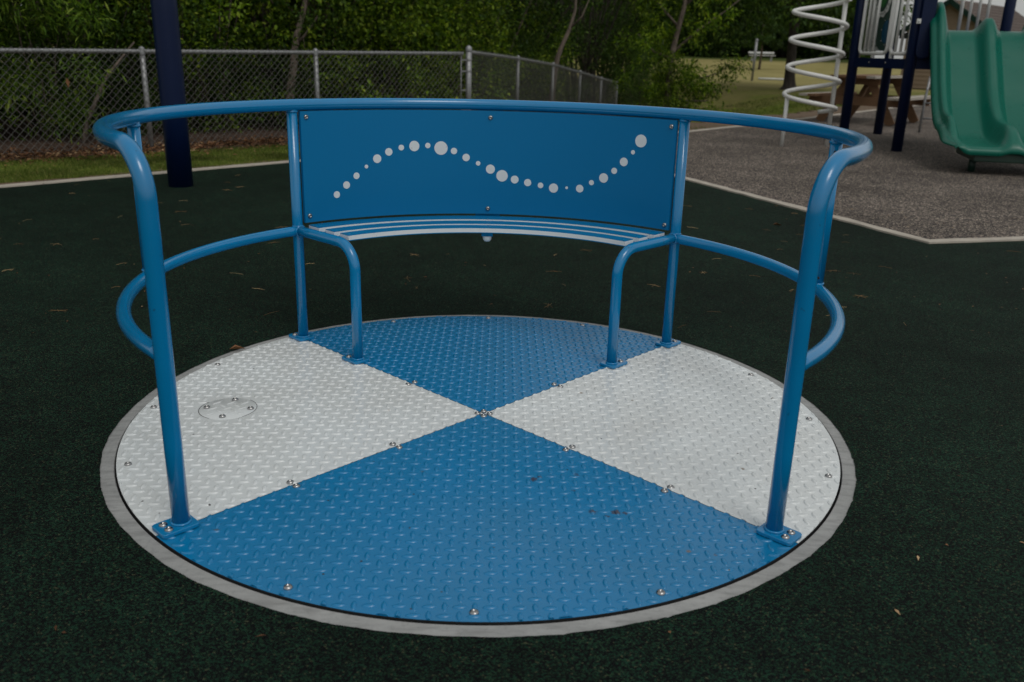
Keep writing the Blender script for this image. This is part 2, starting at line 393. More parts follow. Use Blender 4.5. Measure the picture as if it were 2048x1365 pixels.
g = G(); n_ = 240; V = []; prof = ((1.0045, -.045), (1.0045, -.0055), (1.006, -.0035), (1.05, -.0038), (1.052, -.03))
for (r_, z_) in prof:
    for j in range(n_):
        t = 2*PI*j/n_; rr = r_-(wob(t)*.5 if r_ > 1.02 else 0); V.append((rr*math.cos(t), rr*math.sin(t), z_-(.004 if r_ > 1.045 else 0)))
g.add(V, [(i*n_+j, (i+1)*n_+j, (i+1)*n_+(j+1) % n_, i*n_+(j+1) % n_) for i in range(len(prof)-1) for j in range(n_)], 0, False)
# the ring's outer margin is covered by the rubber, whose torn edge is what shows
for i, (x, y, z) in enumerate(g.v):
    pass
tag(g.obj('concrete_ring', M_conc), kind='structure')

g = G(); g.lathe((0, 0, 0), [(.0001, -.0165), (1.03, -.0165)], 96)
tag(g.obj('turntable_pit', M_black), kind='structure')

# ------------------------------------------------------------------ merry-go-round
mgr = thing('merry_go_round', (0, 0, 0), 'blue and white merry-go-round with tread plate floor, tube rails and a curved bench', 'merry-go-round')
PHI = R(.6)
def clip_poly(poly, nx, ny, c):
    out = []
    for i in range(len(poly)):
        a = poly[i]; b = poly[(i+1) % len(poly)]; da = a[0]*nx+a[1]*ny-c; db = b[0]*nx+b[1]*ny-c
        if da >= 0: out.append(a)
        if (da >= 0) != (db >= 0):
            t = da/(da-db); out.append(tuple(a[k]+t*(b[k]-a[k]) for k in range(len(a))))
    return out
A_ = .02925
def make_plate(quad, mat, label):
    a0 = R(45+90*quad)+PHI; a1 = a0+PI/2; gap = .0009; Rp = 1.0
    g = G(); n0 = (-math.sin(a0), math.cos(a0)); n1 = (math.sin(a1), -math.cos(a1))
    arc = []
    for i in range(61):
        t = a0+(a1-a0)*i/60; arc.append((Rp*math.cos(t), Rp*math.sin(t)))
    # shift off the seams
    mid = (a0+a1)/2; sh = (gap*math.sqrt(2)*math.cos(mid), gap*math.sqrt(2)*math.sin(mid))
    top = [(sh[0], sh[1], 0)]+[(x, y, 0) for x, y in arc]
    top = clip_poly(top, n0[0], n0[1], gap); top = clip_poly(top, n1[0], n1[1], gap)
    hatch = quad == 1
    T = [(x, y, 0.0) for x, y, _ in top]; B = [(x, y, -.012) for x, y, _ in top]; k = len(T)
    g.add(T, [tuple(range(k))]); g.add(T+B, [(i, i+k, (i+1) % k+k, (i+1) % k) for i in range(k)], 1)
    H = .0028; ns = 10
    for i in range(-36, 37):
        for j in range(-36, 37):
            x = i*A_+.004; y = j*A_+.011
            if x*x+y*y > 1.0: continue
            if x*n0[0]+y*n0[1] < -.012 or x*n1[0]+y*n1[1] < -.012: continue
            if hatch and math.hypot(x+.755, y) < .092: continue
            horiz = (i+j) % 2 == 0
            ang = (0 if horiz else PI/2)+(.08 if horiz else .08)
            L2, W2 = .0158, .0065
            ring0 = []; ring1 = []; ringm = []
            for q_ in range(ns):
                t = 2*PI*q_/ns; ct, st = math.cos(t), math.sin(t)
                lx = L2*ct; wy = W2*st*(1-.35*abs(ct)**2)
                ring0.append((lx, wy, -.0004)); ringm.append((lx*.88, wy*.82, H*.62)); ring1.append((lx*.62, wy*.40, H))
            pts = []
            for (lx, wy, zz) in ring0+ringm+ring1:
                X = x+lx*math.cos(ang)-wy*math.sin(ang); Y = y+lx*math.sin(ang)+wy*math.cos(ang); pts.append((X, Y, zz))
            ok = all(p[0]*n0[0]+p[1]*n0[1] > gap and p[0]*n1[0]+p[1]*n1[1] > gap and p[0]**2+p[1]**2 < .9985**2 for p in pts)
            faces = [(k_*ns+q_, k_*ns+(q_+1) % ns, (k_+1)*ns+(q_+1) % ns, (k_+1)*ns+q_) for k_ in (0, 1) for q_ in range(ns)]+[tuple(range(2*ns, 3*ns))]
            if ok: g.add(pts, faces, 0, True)
            else:
                for f in faces:
                    poly = [pts[v] for v in f]
                    for (nx, ny, c) in ((n0[0], n0[1], gap), (n1[0], n1[1], gap)):
                        poly = clip_poly(poly, nx, ny, c)
                        if len(poly) < 3: break
                    if len(poly) < 3: continue
                    mx, my = x/math.hypot(x, y), y/math.hypot(x, y)
                    poly = clip_poly(poly, -mx, -my, -.9985)
                    if len(poly) >= 3: g.add(poly, [tuple(range(len(poly)))])
    o = g.obj('floor_plate', [mat, M_black], mgr); o['label'] = label; return o
make_plate(0, M_plate_blue, 'blue tread plate under the bench')
make_plate(1, M_plate_white, 'white tread plate on the left with a round access cover')
make_plate(2, M_plate_blue, 'blue tread plate at the front with rust specks')
make_plate(3, M_plate_white, 'white tread plate on the right')
# access cover: thin disc, lugs turned the other way
g = G(); cx, cy = -.755, 0.0
g.lathe((cx, cy, 0), [(.0001, .0006), (.0811, .0006), (.0816, .0002), (.0816, -.002)], 48)
for i in range(-3, 4):
    for j in range(-3, 4):
        lx0, ly0 = i*A_, j*A_; ca, sa = math.cos(.85), math.sin(.85); x = cx+lx0*ca-ly0*sa; y = cy+lx0*sa+ly0*ca
        if math.hypot(x-cx, y-cy) > .062: continue
        ang = .85+(0 if (i+j) % 2 == 0 else PI/2); pts = []
        for (sc, wz, zz) in ((1, 1, .0008), (.72, .45, .0026)):
            for q_ in range(10):
                t = 2*PI*q_/10; lx = .0158*math.cos(t)*sc; wy = .0048*math.sin(t)*(1-.35*math.cos(t)**2)*wz
                pts.append((x+lx*math.cos(ang)-wy*math.sin(ang), y+lx*math.sin(ang)+wy*math.cos(ang), zz))
        g.add(pts, [(q_, (q_+1) % 10, 10+(q_+1) % 10, 10+q_) for q_ in range(10)]+[tuple(range(10, 20))], 0, True)
ac = g.obj('access_cover', M_plate_white, mgr)
g = G(); n_ = 64
g.add([(cx+r_*math.cos(2*PI*j/n_), cy+r_*math.sin(2*PI*j/n_), .0006) for r_ in (.0817, .0833) for j in range(n_)], [(j, j+n_, (j+1) % n_+n_, (j+1) % n_) for j in range(n_) if j > 55 or j < 10 or 25 < j < 44])
g.obj('cover_joint', M_black, ac)

gb = G(); gb.lathe((0, 0, 0), [(.0094, -.001), (.0097, .0010), (.0088, .0034), (.0066, .0052), (.0046, .0059), (.0036, .0057), (.0034, .0030), (.0001, .0029)], 16)
bolt_me = gb.mesh('bolt', M_steel)
def bolt(p, parent, axis=None, s=1.0):
    o = bpy.data.objects.new('bolt', bolt_me); COL.objects.link(o); o.parent = parent
    o.location = Vector(p)-wloc(parent); o.scale = (s, s, s)
    if axis is not None: o.rotation_euler = Vector((0, 0, 1)).rotation_difference(Vector(axis)).to_euler()
    return o
for k in range(16):
    if k % 4 == 2: continue
    t = R(22.5*k)+PHI*.3; bolt((.972*math.cos(t), .972*math.sin(t), .0), mgr)
for q_ in range(4):
    t = R(45+90*q_)+PHI
    for r_ in ((.332, .653) if q_ in (2, 3) else (.332,)):
        for s_ in (-.0135, .0135):
            bolt((r_*math.cos(t)-s_*math.sin(t), r_*math.sin(t)+s_*math.cos(t), 0), mgr)
    t2 = R(90*q_)+PHI; bolt((.018*math.cos(t2), .018*math.sin(t2)-.004, 0), mgr)
for (x, y) in ((-.752, .064), (-.817, 0), (-.688, -.001), (-.752, -.064)): bolt((x, y, .0015), ac)

RHO, HT, HM = .9403, .8312, .4031
def arc3(r, z, a0, a1, n=48): return [(r*math.cos(a0+(a1-a0)*i/n), r*math.sin(a0+(a1-a0)*i/n), z) for i in range(n+1)]
def fillet(p0, p1, p2, r, n=10):
    p0, p1, p2 = map(Vector, (p0, p1, p2)); a = (p0-p1).normalized(); b = (p2-p1).normalized()
    ang = a.angle(b); d_ = r/math.tan(ang/2); c = p1+(a+b).normalized()*(r/math.sin(ang/2)); s0 = p1+a*d_-c; s1 = p1+b*d_-c
    out = []
    for i in range(n+1):
        q_ = s0.rotation_difference(s1); from mathutils import Quaternion
        out.append(c+Quaternion().slerp(q_, i/n) @ s0)
    return out
AFL, AFR = R(225)+PHI*.9, R(315)+PHI*.9
# top rail: full arc, then bends down into the two front posts
bd = .105/RHO
rail = arc3(RHO, HT, AFR-2*PI+bd, AFL-bd, 110)
def bend_at(az, sgn):
    # from tangential travel to vertical drop, at azimuth az, radius .105
    p = Vector((RHO*math.cos(az), RHO*math.sin(az), HT)); tv = Vector((-math.sin(az), math.cos(az), 0))*sgn
    pts = []
    for i in range(0, 13):
        t = (PI/2)*i/12
        aa = az-sgn*(bd)*(1-math.sin(t))   # stay on the cylinder while dropping
        pts.append((RHO*math.cos(aa), RHO*math.sin(aa), HT-.105*(1-math.cos(t))))
    return pts
bL = bend_at(AFL, 1); bR = bend_at(AFR, -1)
footR = [(RHO*math.cos(AFR), RHO*math.sin(AFR), z) for z in (.008, .2, .45, .62)]
footL = [(RHO*math.cos(AFL), RHO*math.sin(AFL), z) for z in (.62, .45, .2, .008)]
rail = footR+list(reversed(bR))[:-1]+rail+bL[1:]+footL
top_rail = G().tube(rail, .0193, 26).obj('top_rail', M_blue, mgr)

def base_plate(g, az, r, thick=.008):
    """rounded plate, long side radial, tube near its inner end"""
    ca, sa = math.cos(az), math.sin(az); x0, x1, y0 = -.030, .056, .032; rad = .010; pts = []
    for (cx_, cy_, a0) in ((x1-rad, y0-rad, 0), (x0+rad, y0-rad, PI/2), (x0+rad, -y0+rad, PI), (x1-rad, -y0+rad, 3*PI/2)):
        for i in range(5):
            t = a0+PI/2*i/4; pts.append((cx_+rad*math.cos(t), cy_+rad*math.sin(t)))
    k = len(pts); f = lambda p, z: ((r+p[0])*ca-p[1]*sa, (r+p[0])*sa+p[1]*ca, z)
    V = [f(p, .003) for p in pts]+[f(p, .003+thick-.001) for p in pts]+[f((p[0]*.97+.0006, p[1]*.97), .003+thick) for p in pts]
    g.add(V, [(i, (i+1) % k, (i+1) % k+k, i+k) for i in range(k)]+[(i+k, (i+1) % k+k, (i+1) % k+2*k, i+2*k) for i in range(k)]+[tuple(range(2*k, 3*k)), tuple(reversed(range(k)))])
def weld(g, p, axis, r):
    axis = Vector(axis).normalized(); a = axis.orthogonal().normalized(); b = axis.cross(a); P = []
    for i in range(20):
        t = 2*PI*i/20; P.append(Vector(p)+(a*math.cos(t)+b*math.sin(t))*(r+random.uniform(-.0005, .0012)))
    g.tube(P, .0034, 6, closed=True)
posts = []
for az, r, h, lab in ((AFL, RHO, HT-.104, None), (AFR, RHO, HT-.104, None), (R(135)+PHI, .945, HT, None), (R(45)+PHI, .945, HT, None)):
    c = (r*math.cos(az), r*math.sin(az))
    g = G()
    if h > .8: g.tube([(c[0], c[1], .008), (c[0], c[1], h)], .0182, 22)
    weld(g, (c[0], c[1], .013), (0, 0, 1), .0195)
    if h > .8: weld(g, (c[0], c[1], HT-.021), (0, 0, 1), .0175); weld(g, (c[0], c[1], HM+.017), (0, 0, 1), .0165)
    p = g.obj('post', M_blue, mgr) if h > .8 else top_rail
    if h < .8: g.obj('weld_bead', M_blue, p)
    posts.append(p)
    g = G(); base_plate(g, az, r); b = g.obj('base_plate', M_blue, p)
    for s_ in (-.0135, .0135): bolt(((r+.035)*math.cos(az)-s_*math.sin(az), (r+.035)*math.sin(az)+s_*math.cos(az), .0105), p)
g0, g1 = AFL-.02, R(135)+PHI+.018
o = G().tube(arc3(RHO, HM, AFL, R(135)+PHI, 44), .0172, 20).obj('side_rail', M_blue, mgr)
o = G().tube(arc3(RHO, HM, AFR, R(405)+PHI, 44), .0172, 20).obj('side_rail', M_blue, mgr)
for az in (R(180.5), R(.25)):
    g = G(); c = (RHO*math.cos(az), RHO*math.sin(az)); g.tube([(*c, HM), (*c, HT)], .0165, 18); weld(g, (*c, HM+.016), (0, 0, 1), .0165); weld(g, (*c, HT-.02), (0, 0, 1), .0165)
    tp = g.obj('rail_strut', M_blue, mgr)
    for z in ((HM+.034, HT-.045) if az > -.5 and az < 1 else ()):
        dirv = Vector((CAM.x-c[0], CAM.y-c[1], 0)).normalized(); g = G(); pp = Vector((*c, z))+dirv*.0161
        g.lathe(pp, [(.0001, .0008), (.0042, .0008), (.0045, -.001)], 10, axis=dirv); g.obj('drain_hole', M_black, tp)
# bench arms and legs
for az in (R(135)+PHI, R(45)+PHI):
    ca, sa = math.cos(az), math.sin(az); rl = .6155
    f = fillet(((.9)*ca, .9*sa, HM), (rl*ca, rl*sa, HM), (rl*ca, rl*sa, .0), .085, 12)
    pts = [(.945*ca, .945*sa, HM), (.85*ca, .85*sa, HM)]+[tuple(p) for p in f]+[(rl*ca, rl*sa, .2), (rl*ca, rl*sa, .008)]
    g = G(); g.tube(pts, .0178, 20); weld(g, (rl*ca, rl*sa, .013), (0, 0, 1), .0185); weld(g, (.925*ca, .925*sa, HM), (ca, sa, 0), .018)
    p = g.obj('bench_leg', M_blue, mgr)
    g = G(); base_plate(g, az, rl); g.obj('base_plate', M_blue, p)
    for s_ in (-.0135, .0135): bolt(((rl+.034)*ca-s_*sa, (rl+.034)*sa+s_*ca, .0105), p)
# bench slats: blue skins over a white core
SZ = .4225
def arcslab(g, r0, r1, z0, z1, a0, a1, mi, n=56):
    V = []
    for i in range(n+1):
        t = a0+(a1-a0)*i/n
        for (r_, z_) in ((r0, z0), (r1, z0), (r1, z1), (r0, z1)): V.append((r_*math.cos(t), r_*math.sin(t), z_))
    F = [(i*4+j, (i+1)*4+j, (i+1)*4+(j+1) % 4, i*4+(j+1) % 4) for i in range(n) for j in range(4)]+[(0, 1, 2, 3), tuple(n*4+j for j in (3, 2, 1, 0))]
    g.add(V, F, mi)
for (r0, r1) in ((.858, .924), (.768, .822), (.686, .738)):
    e = .030/((r0+r1)/2); a0 = R(45)+PHI+e; a1 = R(135)+PHI-e; g = G()
    arcslab(g, r0, r1, SZ-.0195, SZ-.0165, a0, a1, 0); arcslab(g, r0+.0004, r1-.0004, SZ-.0165, SZ-.0022, a0+.0004, a1-.0004, 1); arcslab(g, r0+.0008, r1-.0008, SZ-.0022, SZ, a0+.0008, a1-.0008, 0)
    sl_ = g.obj('seat_slat', [M_panel, M_core], mgr)
    for t in (a0+.03, (a0+a1)/2, a1-.03):
        rm = (r0+r1)/2; g = G(); g.lathe((rm*math.cos(t), rm*math.sin(t), SZ), [(.0088, .0002), (.0078, .0009), (.0045, .0007), (.0001, .0003)], 14); g.obj('countersunk_bolt', M_blue, sl_)
g = G(); g.beam((0-.009, .70, SZ-.028), (-.009, .93, SZ-.028), .04, .012); br = g.obj('seat_bracket', M_blue, mgr)
g = G(); g.lathe((-.009, .712, SZ-.034), [(.0001, -.020), (.010, -.019), (.015, -.012), (.016, 0)], 16); g.obj('white_cap', M_core, br)
for az in (R(133.3)+PHI*.5, R(46.7)+PHI*.5):
    g = G(); g.beam((.70*math.cos(az), .70*math.sin(az), SZ-.026), (.92*math.cos(az), .92*math.sin(az), SZ-.026), .03, .008); g.obj('seat_bracket', M_blue, mgr)
# backrest panel
PR = .925
g = G(); arcslab(g, PR, PR+.012, .4300, .8105, R(46.78), R(134.35), 0, 72)
panel = g.obj('backrest_panel', [M_panel, M_panel], mgr)
for az, z in ((133.0, .791), (90.4, .786), (48.0, .788), (133.2, .453), (90.7, .450), (47.8, .447)):
    a = R(az); bolt((PR*math.cos(a), PR*math.sin(a), z), panel, (-math.cos(a), -math.sin(a), 0), .9)
for az, z in ((90.4, .80), (50.5, .80), (90.7, .434), (129, .80)):
    a = R(az); g = G(); arcslab(g, PR+.016, PR+.022, z-.03 if z > .5 else z-.02, z+.02 if z > .5 else z+.03, a-.05, a+.05, 0, 4); g.obj('panel_bracket', M_blue, mgr)
DOTS = [(126.41, .5189, .0122), (123.985, .5504, .0132), (121.548, .5812, .0117), (119.137, .6124, .0068), (116.558, .639, .0155), (113.807, .6623, .0137), (110.889, .6767, .0103), (107.875, .6817, .0188), (104.754, .6832, .0098), (101.718, .6739, .0247), (98.719, .6635, .0118), (95.906, .6401, .0137), (93.122, .6193, .0086), (90.246, .5987, .017), (87.511, .575, .0215), (84.537, .5626, .0148), (81.475, .5531, .0135), (78.442, .5452, .0106), (75.354, .5378, .0173), (72.242, .5423, .0051), (69.145, .5427, .0143), (66.404, .5681, .0095), (63.562, .5887, .0172), (61.121, .6179, .0112), (58.953, .6526, .0154), (56.897, .6894, .0078), (55.154, .7308, .0222)]
for az, z, r_ in DOTS:
    a = R(az); V = [(PR-.0006, a, z)]; n_ = 32; V2 = []
    for i in range(n_):
        t = 2*PI*i/n_; V2.append((a+r_*math.cos(t)/PR, z+r_*math.sin(t)))
    pts = [((PR-.0007)*math.cos(a), (PR-.0007)*math.sin(a), z)]+[((PR-.0007)*math.cos(q_), (PR-.0007)*math.sin(q_), zz) for q_, zz in V2]+[((PR+.0002)*math.cos(q_), (PR+.0002)*math.sin(q_), zz) for q_, zz in V2]
    F = [(0, 1+i, 1+(i+1) % n_) for i in range(n_)]+[(1+i, 1+n_+i, 1+n_+(i+1) % n_, 1+(i+1) % n_) for i in range(n_)]
    G().add(pts, F).obj('white_dot', M_core, panel)

# ------------------------------------------------------------------ navy shade post
p0 = (-2.361, 4.229, 0); sp_ = thing('shade_post', p0, 'thick dark navy round steel post standing on the green rubber at left', 'post')
g = G(); g.tube([(p0[0], p0[1], -.004), (p0[0], p0[1], .6), (p0[0], p0[1], 1.2), (p0[0], p0[1], 3.4)], .0885, 40)
g.obj('shaft', M_navy, sp_)

# ------------------------------------------------------------------ chain-link fence
FA = Vector((-7.8, 2.56, 0)); FC = Vector((-.425, 9.708, 0)); FD = Vector((2.99, 21.32, 0)); FH = .93
def fence_top(P):
    if P.y <= FC.y: t = (P-FA).length/(FC-FA).length; return .88+.10*t
    ys_ = [9.71, 12.0, 14.3, 16.67, 19.05, 21.32]; zs_ = [1.0, .915, .80, .63, .45, .30]
    return float(np.interp(P.y, ys_, zs_))
def fence(name, a, b, ts, label, endpost=True, tbands=True):
    root = thing(name, (a.x, a.y, float(terr(a.x, a.y))), label, 'fence', 'chain-link fence panels along the wood')
    L = (b-a).length; d_ = (b-a)/L
    tops = [a+d_*(L*i/30) for i in range(31)]; tops = [(p.x, p.y, fence_top(p)-.02) for p in tops]
    G().tube(tops, .0215, 10).obj('top_rail', M_galv, root)
    for t in ts:
        p = a+d_*t; zt = fence_top(p); g = G(); g.tube([(p.x, p.y, zt-1.05), (p.x, p.y, zt+.005)], .027, 12); g.lathe((p.x, p.y, zt), [(.031, -.05), (.032, .0), (.022, .022), (.001, .03)], 12)
        g.obj('line_post', M_galv, root)
    # wires: two families of diagonals, woven 2 mm apart
    n_ = Vector((d_.y, -d_.x, 0))*.028; g = G(); P_ = .0725; hgt = FH+.014
    for fam in (0, 1):
        k = -int(hgt/P_)-2
        while k*P_ < L+hgt:
            s0 = k*P_; pts = []
            for (zz) in (0, 1):
                s_ = s0+(hgt if (zz == 1) == (fam == 0) else 0)
                pts.append((s_, zz*hgt))
            (sa, za), (sb, zb) = pts; cl = []
            for (lo, hi) in ((0, L),):
                if sb == sa: break
                ta = max(0, min((lo-sa)/(sb-sa), (hi-sa)/(sb-sa))); tb = min(1, max((lo-sa)/(sb-sa), (hi-sa)/(sb-sa)))
                if tb > ta+.01: cl = [(sa+(sb-sa)*t, za+(zb-za)*t) for t in (ta, (ta+tb)/2, tb)]
            if cl:
                W3 = []
                for (s_, zz) in cl:
                    p = a+d_*s_+n_*(1+(.07 if fam else -.07)); W3.append((p.x, p.y, fence_top(p)-FH+.0+zz+0))
                g.tube(W3, .0019, 4, caps=False)
            k += 1
    tag(g.obj('wire_mesh', M_wire, root), kind='stuff')
    return root
d1 = (FC-FA).normalized(); L1 = (FC-FA).length
posts_s = []
for q_ in (Vector((-6.0, 4.30, 0)), Vector((-4.72, 5.55, 0)), Vector((-3.52, 6.71, 0)), Vector((-2.10, 8.09, 0))): posts_s.append((q_-FA).dot(d1))
f1 = fence('chain_link_fence', FA, FC-d1*.10, posts_s, 'near galvanised chain-link fence run behind the grass strip, left of corner post')
d2_ = (FD-FC).normalized(); L2_ = (FD-FC).length
f2 = fence('chain_link_fence', FC+d2_*.04, FD, [(Vector(p)-FC).dot(d2_) for p in ((.25, 12, 0), (.92, 14.3, 0), (1.62, 16.67, 0), (2.32, 19.05, 0), (2.98, 21.28, 0))], 'far run of chain-link fence sloping away from the corner post toward the field')
cpz = 1.0; cp = thing('fence_corner_post', (FC.x, FC.y, -.03), 'thick domed galvanised corner post where the two fence runs meet', 'fence post')
g = G(); g.tube([(FC.x, FC.y, -.05), (FC.x, FC.y, 1.02)], .040, 18); g.obj('shaft', M_galv, cp)
g = G(); g.lathe((FC.x, FC.y, 1.02), [(.045, -.03), (.046, 0), (.036, .025), (.014, .042), (.0005, .045)], 18); g.obj('dome_cap', M_galv, cp)
tb = FC-d1*.13; g = G(); g.tube([(tb.x, tb.y, .06), (tb.x, tb.y, .94)], .008, 6); tbo = g.obj('tension_bar', M_galv, f1)
for z in (.25, .5, .74, .88):
    g = G(); g.lathe((FC.x, FC.y, z), [(.043, -.012), (.043, .012)], 18); g.beam((tb.x, tb.y, z), (FC.x-.03, FC.y-.03, z), .012, .02); g.obj('brace_band', M_galv, cp)
lf = G(); c = FA+d1*((Vector((-4.06, 6.19, 0))-FA).dot(d1)); c = Vector((c.x, c.y, .655))+Vector((d1.y, -d1.x, 0))*.05
V, F = leaves(np.array([[c.x, c.y, c.z+.02]]), np.array([[.1, 0, -1.]]), np.array([[.6, -1., 0]]), np.array([.09]), np.array([.035])); 
o = link('caught_leaf', np_mesh('caught_leaf', V, F, M_dry)); tag(o, 'single pale brown dead leaf caught in the wire mesh of the near fence run', 'leaf')

# ------------------------------------------------------------------ vegetation
def branches(g, pts, r0, n=8): 
    k = len(pts); g.tube(pts, [r0*(1-.7*i/(k-1)) for i in range(k)], n)
def make_crown(n, cl, box, L, Wr, drop, mat, name, shell=.0, rad=(.18, .42)):
    bx, by, z0, z1 = box
    t = rng.random(cl)*2*PI; rr = np.sqrt(rng.random(cl)*(1-shell)+shell); z = rng.random(cl)
    prof_ = np.sin(PI*np.clip(z*.85+.12, 0, 1))**.6
    C = np.stack([bx*rr*np.cos(t)*prof_, by*rr*np.sin(t)*prof_, z0+(z1-z0)*z], 1)
    rd = rng.uniform(rad[0], rad[1], cl)
    V, F = clump_leaves(n, C, rd, L, Wr, drop); return np_mesh(name, V, F, mat), C
def stems(C, n, r, mat, name, lean=0):
    g = G(); idx = rng.choice(len(C), min(n, len(C)), replace=False)
    for i in idx:
        c = C[i]; b = Vector((c[0]*.12+random.uniform(-.05, .05), c[1]*.12+random.uniform(-.05, .05), -.1)); e = Vector(c)
        mid_ = b.lerp(e, .5)+Vector((random.uniform(-.12, .12), random.uniform(-.12, .12), .12))
        branches(g, [b, b.lerp(mid_, .5)+Vector((random.uniform(-.04, .04), 0, .03)), mid_, mid_.lerp(e, .6), e], r, 6)
    return g.mesh(name, mat)
shrubs = []
for k in range(3):
    me, C = make_crown(4600, 60, (1.0, .8, .0, 2.3), .075, .6, .15, M_leafA, 'foliage'); shrubs.append((me, stems(C, 9, .013, M_bark, 'stems'), 'broad'))
for k in range(2):
    me, C = make_crown(4200, 60, (.95, .8, .1, 2.3), .125, .17, .25, M_leafW, 'foliage'); shrubs.append((me, stems(C, 10, .010, M_bark, 'stems'), 'willow'))
for k in range(2):
    me, C = make_crown(6500, 80, (1.2, .9, .0, 2.1), .05, .5, .1, M_leafD, 'foliage'); shrubs.append((me, stems(C, 9, .012, M_barkD, 'stems'), 'dark'))
nF1 = Vector((-d1.y, d1.x, 0)); nF2 = Vector((-d2_.y, d2_.x, 0))
def ordn(i): return ['first', 'second', 'third', 'fourth', 'fifth', 'sixth', 'seventh', 'eighth', 'ninth', 'tenth', 'eleventh', 'twelfth', 'thirteenth', 'fourteenth', 'fifteenth', 'sixteenth', 'seventeenth', 'eighteenth', 'nineteenth', 'twentieth'][i]
def place_shrub(var, p, s, name, label, group):
    me, st, kind = shrubs[var]
    r_ = thing(name, (p.x, p.y, float(terr(p.x, p.y))), label, 'shrub', group, random.uniform(0, 6.28)); r_.scale = (s, s, s*random.uniform(.9, 1.15))
    link('foliage', me, r_); link('stems', st, r_); return r_
row = [(1.2, .9, 5, 'dark'), (2.1, 1.0, 0, ''), (3.0, 1.15, 1, ''), (3.95, .85, 4, ''), (4.7, 1.05, 3, ''), (5.45, .8, 4, ''), (6.15, 1.2, 5, ''), (6.9, .95, 6, ''), (7.6, 1.15, 0, ''), (8.3, .95, 6, ''), (9.0, 1.1, 2, ''), (9.7, 1.0, 1, ''), (10.4, 1.1, 0, '')]
desc = {0: 'leafy green shrub', 1: 'yellow-green bushy shrub', 2: 'rounded green shrub', 3: 'willow-like shrub with long narrow leaves', 4: 'loose willow-leaved sapling bush', 5: 'dark small-leaved shrub', 6: 'dense dark green shrub'}
for i, (s_, off, var, _) in enumerate(row):
    p = FA+d1*s_+nF1*(off+.5); k_ = shrubs[var][2]
    place_shrub(var, p, random.uniform(.85, 1.05), 'shrub', f'{desc[var]} behind the near fence run, {ordn(i)} from the left', 'shrubs behind the chain-link fence')
for i in range(9):
    p = FC+d2_*(.6+i*1.45)+nF2*random.uniform(1.35, 1.8); var = (0, 2, 1, 5, 0, 6, 2, 5, 6)[i]
    place_shrub(var, p, random.uniform(.85, 1.1), 'shrub', f'{desc[var]} behind the far fence, {ordn(i)} beyond the corner post', 'shrubs behind the chain-link fence')
# trees of the wood
crowns = []
for k in range(2):
    me, C = make_crown(15000, 150, (2.3, 2.0, .9, 7.5), .085, .55, .2, M_leafA, 'crown', .15, (.25, .6)); crowns.append((me, stems(C, 16, .035, M_bark, 'trunk')))
for k in range(3):
    me, C = make_crown(15000, 160, (2.6, 2.2, .5, 8.0), .085, .5, .2, M_leafD, 'crown', .15, (.25, .6)); crowns.append((me, stems(C, 16, .04, M_barkD, 'trunk')))
wood_pts = []
for i in range(8): wood_pts.append((FA+d1*(.4+i*1.45)+nF1*(2.7+random.uniform(-.3, .5)), 'behind the near fence run', i))
for i in range(8): wood_pts.append((FC+d2_*(.8+i*1.75)+nF2*(2.5+random.uniform(-.3, .6)), 'behind the far fence run', i))
for i, (p, wh, k) in enumerate(wood_pts):
    var = (2, 0, 3, 4, 1, 0, 1, 0, 0, 3, 1, 2, 0, 4, 3, 2)[i]; me, st = crowns[var]
    lab = ('dense dark woodland tree' if var >= 2 else 'bright leafy woodland tree')
    r_ = thing('woodland_tree', (p.x, p.y, float(terr(p.x, p.y))), f'{lab} {wh}, {ordn(k)} tree from the left', 'tree', 'woodland trees beyond the fence', random.uniform(0, 6.28))
    s_ = random.uniform(.9, 1.1); r_.scale = (s_, s_, s_); link('crown', me, r_); link('trunk', st, r_)
# dense far mass of the wood
n_ = 85000; t = rng.random(n_)
side = rng.random(n_) < .5
u = rng.random(n_); dpt = rng.random(n_)*3.5+3.8
Pm = np.where(side[:, None], np.array([FA]) + np.array([d1])*(u[:, None]*14-2) + np.array([nF1])*dpt[:, None], np.array([FC])+np.array([d2_])*(u[:, None]*14.5-1)+np.array([nF2])*dpt[:, None])
Pm[:, 2] = rng.random(n_)**1.1*8; 
V, F = leaves(Pm, rng.normal(0, 1, (n_, 3)), rng.normal(0, 1, (n_, 3))+np.array([[0, 0, 1]]), rng.uniform(.12, .28, n_), rng.uniform(.09, .18, n_))
tag(link('woodland_thicket', np_mesh('woodland_thicket', V, F, M_leafD)), 'dark mass of leaves deep inside the wood behind the front trees', 'thicket', kind='stuff')
# leaning bare trunks
def lean_tree(name, pts, r, label, twigs):
    r_ = thing(name, pts[0], label, 'tree'); g = G(); branches(g, pts, r, 10); g.obj('trunk', M_bark, r_)
    for tw in twigs:
        g = G(); branches(g, tw, r*.35, 6); g.obj('branch', M_bark, r_)
lean_tree('leaning_tree', [(-2.66, 9.05, -.1), (-2.66, 9.1, .35), (-2.62, 9.25, .75), (-2.60, 9.4, 1.1), (-2.52, 9.5, 1.4), (-2.44, 9.7, 1.9), (-2.2, 9.9, 2.8), (-2.1, 10, 4)], .062, 'slim bare leaning trunk right behind the near fence, left of the merry-go-round panel', [[(-2.6, 9.38, 1.03), (-2.48, 9.36, 1.13), (-2.36, 9.34, 1.28), (-2.30, 9.3, 1.36)]])
lean_tree('leaning_tree', [(1.02, 16.3, -.4), (1.05, 16.3, .3), (1.12, 16.4, .85), (1.2, 16.4, 1.1), (1.36, 16.5, 1.45), (1.46, 16.6, 1.8), (1.5, 16.8, 3)], .07, 'short bare leaning trunk showing above the far fence run', [[(1.36, 16.5, 1.45), (1.6, 16.5, 1.7), (1.8, 16.5, 2.2)]])
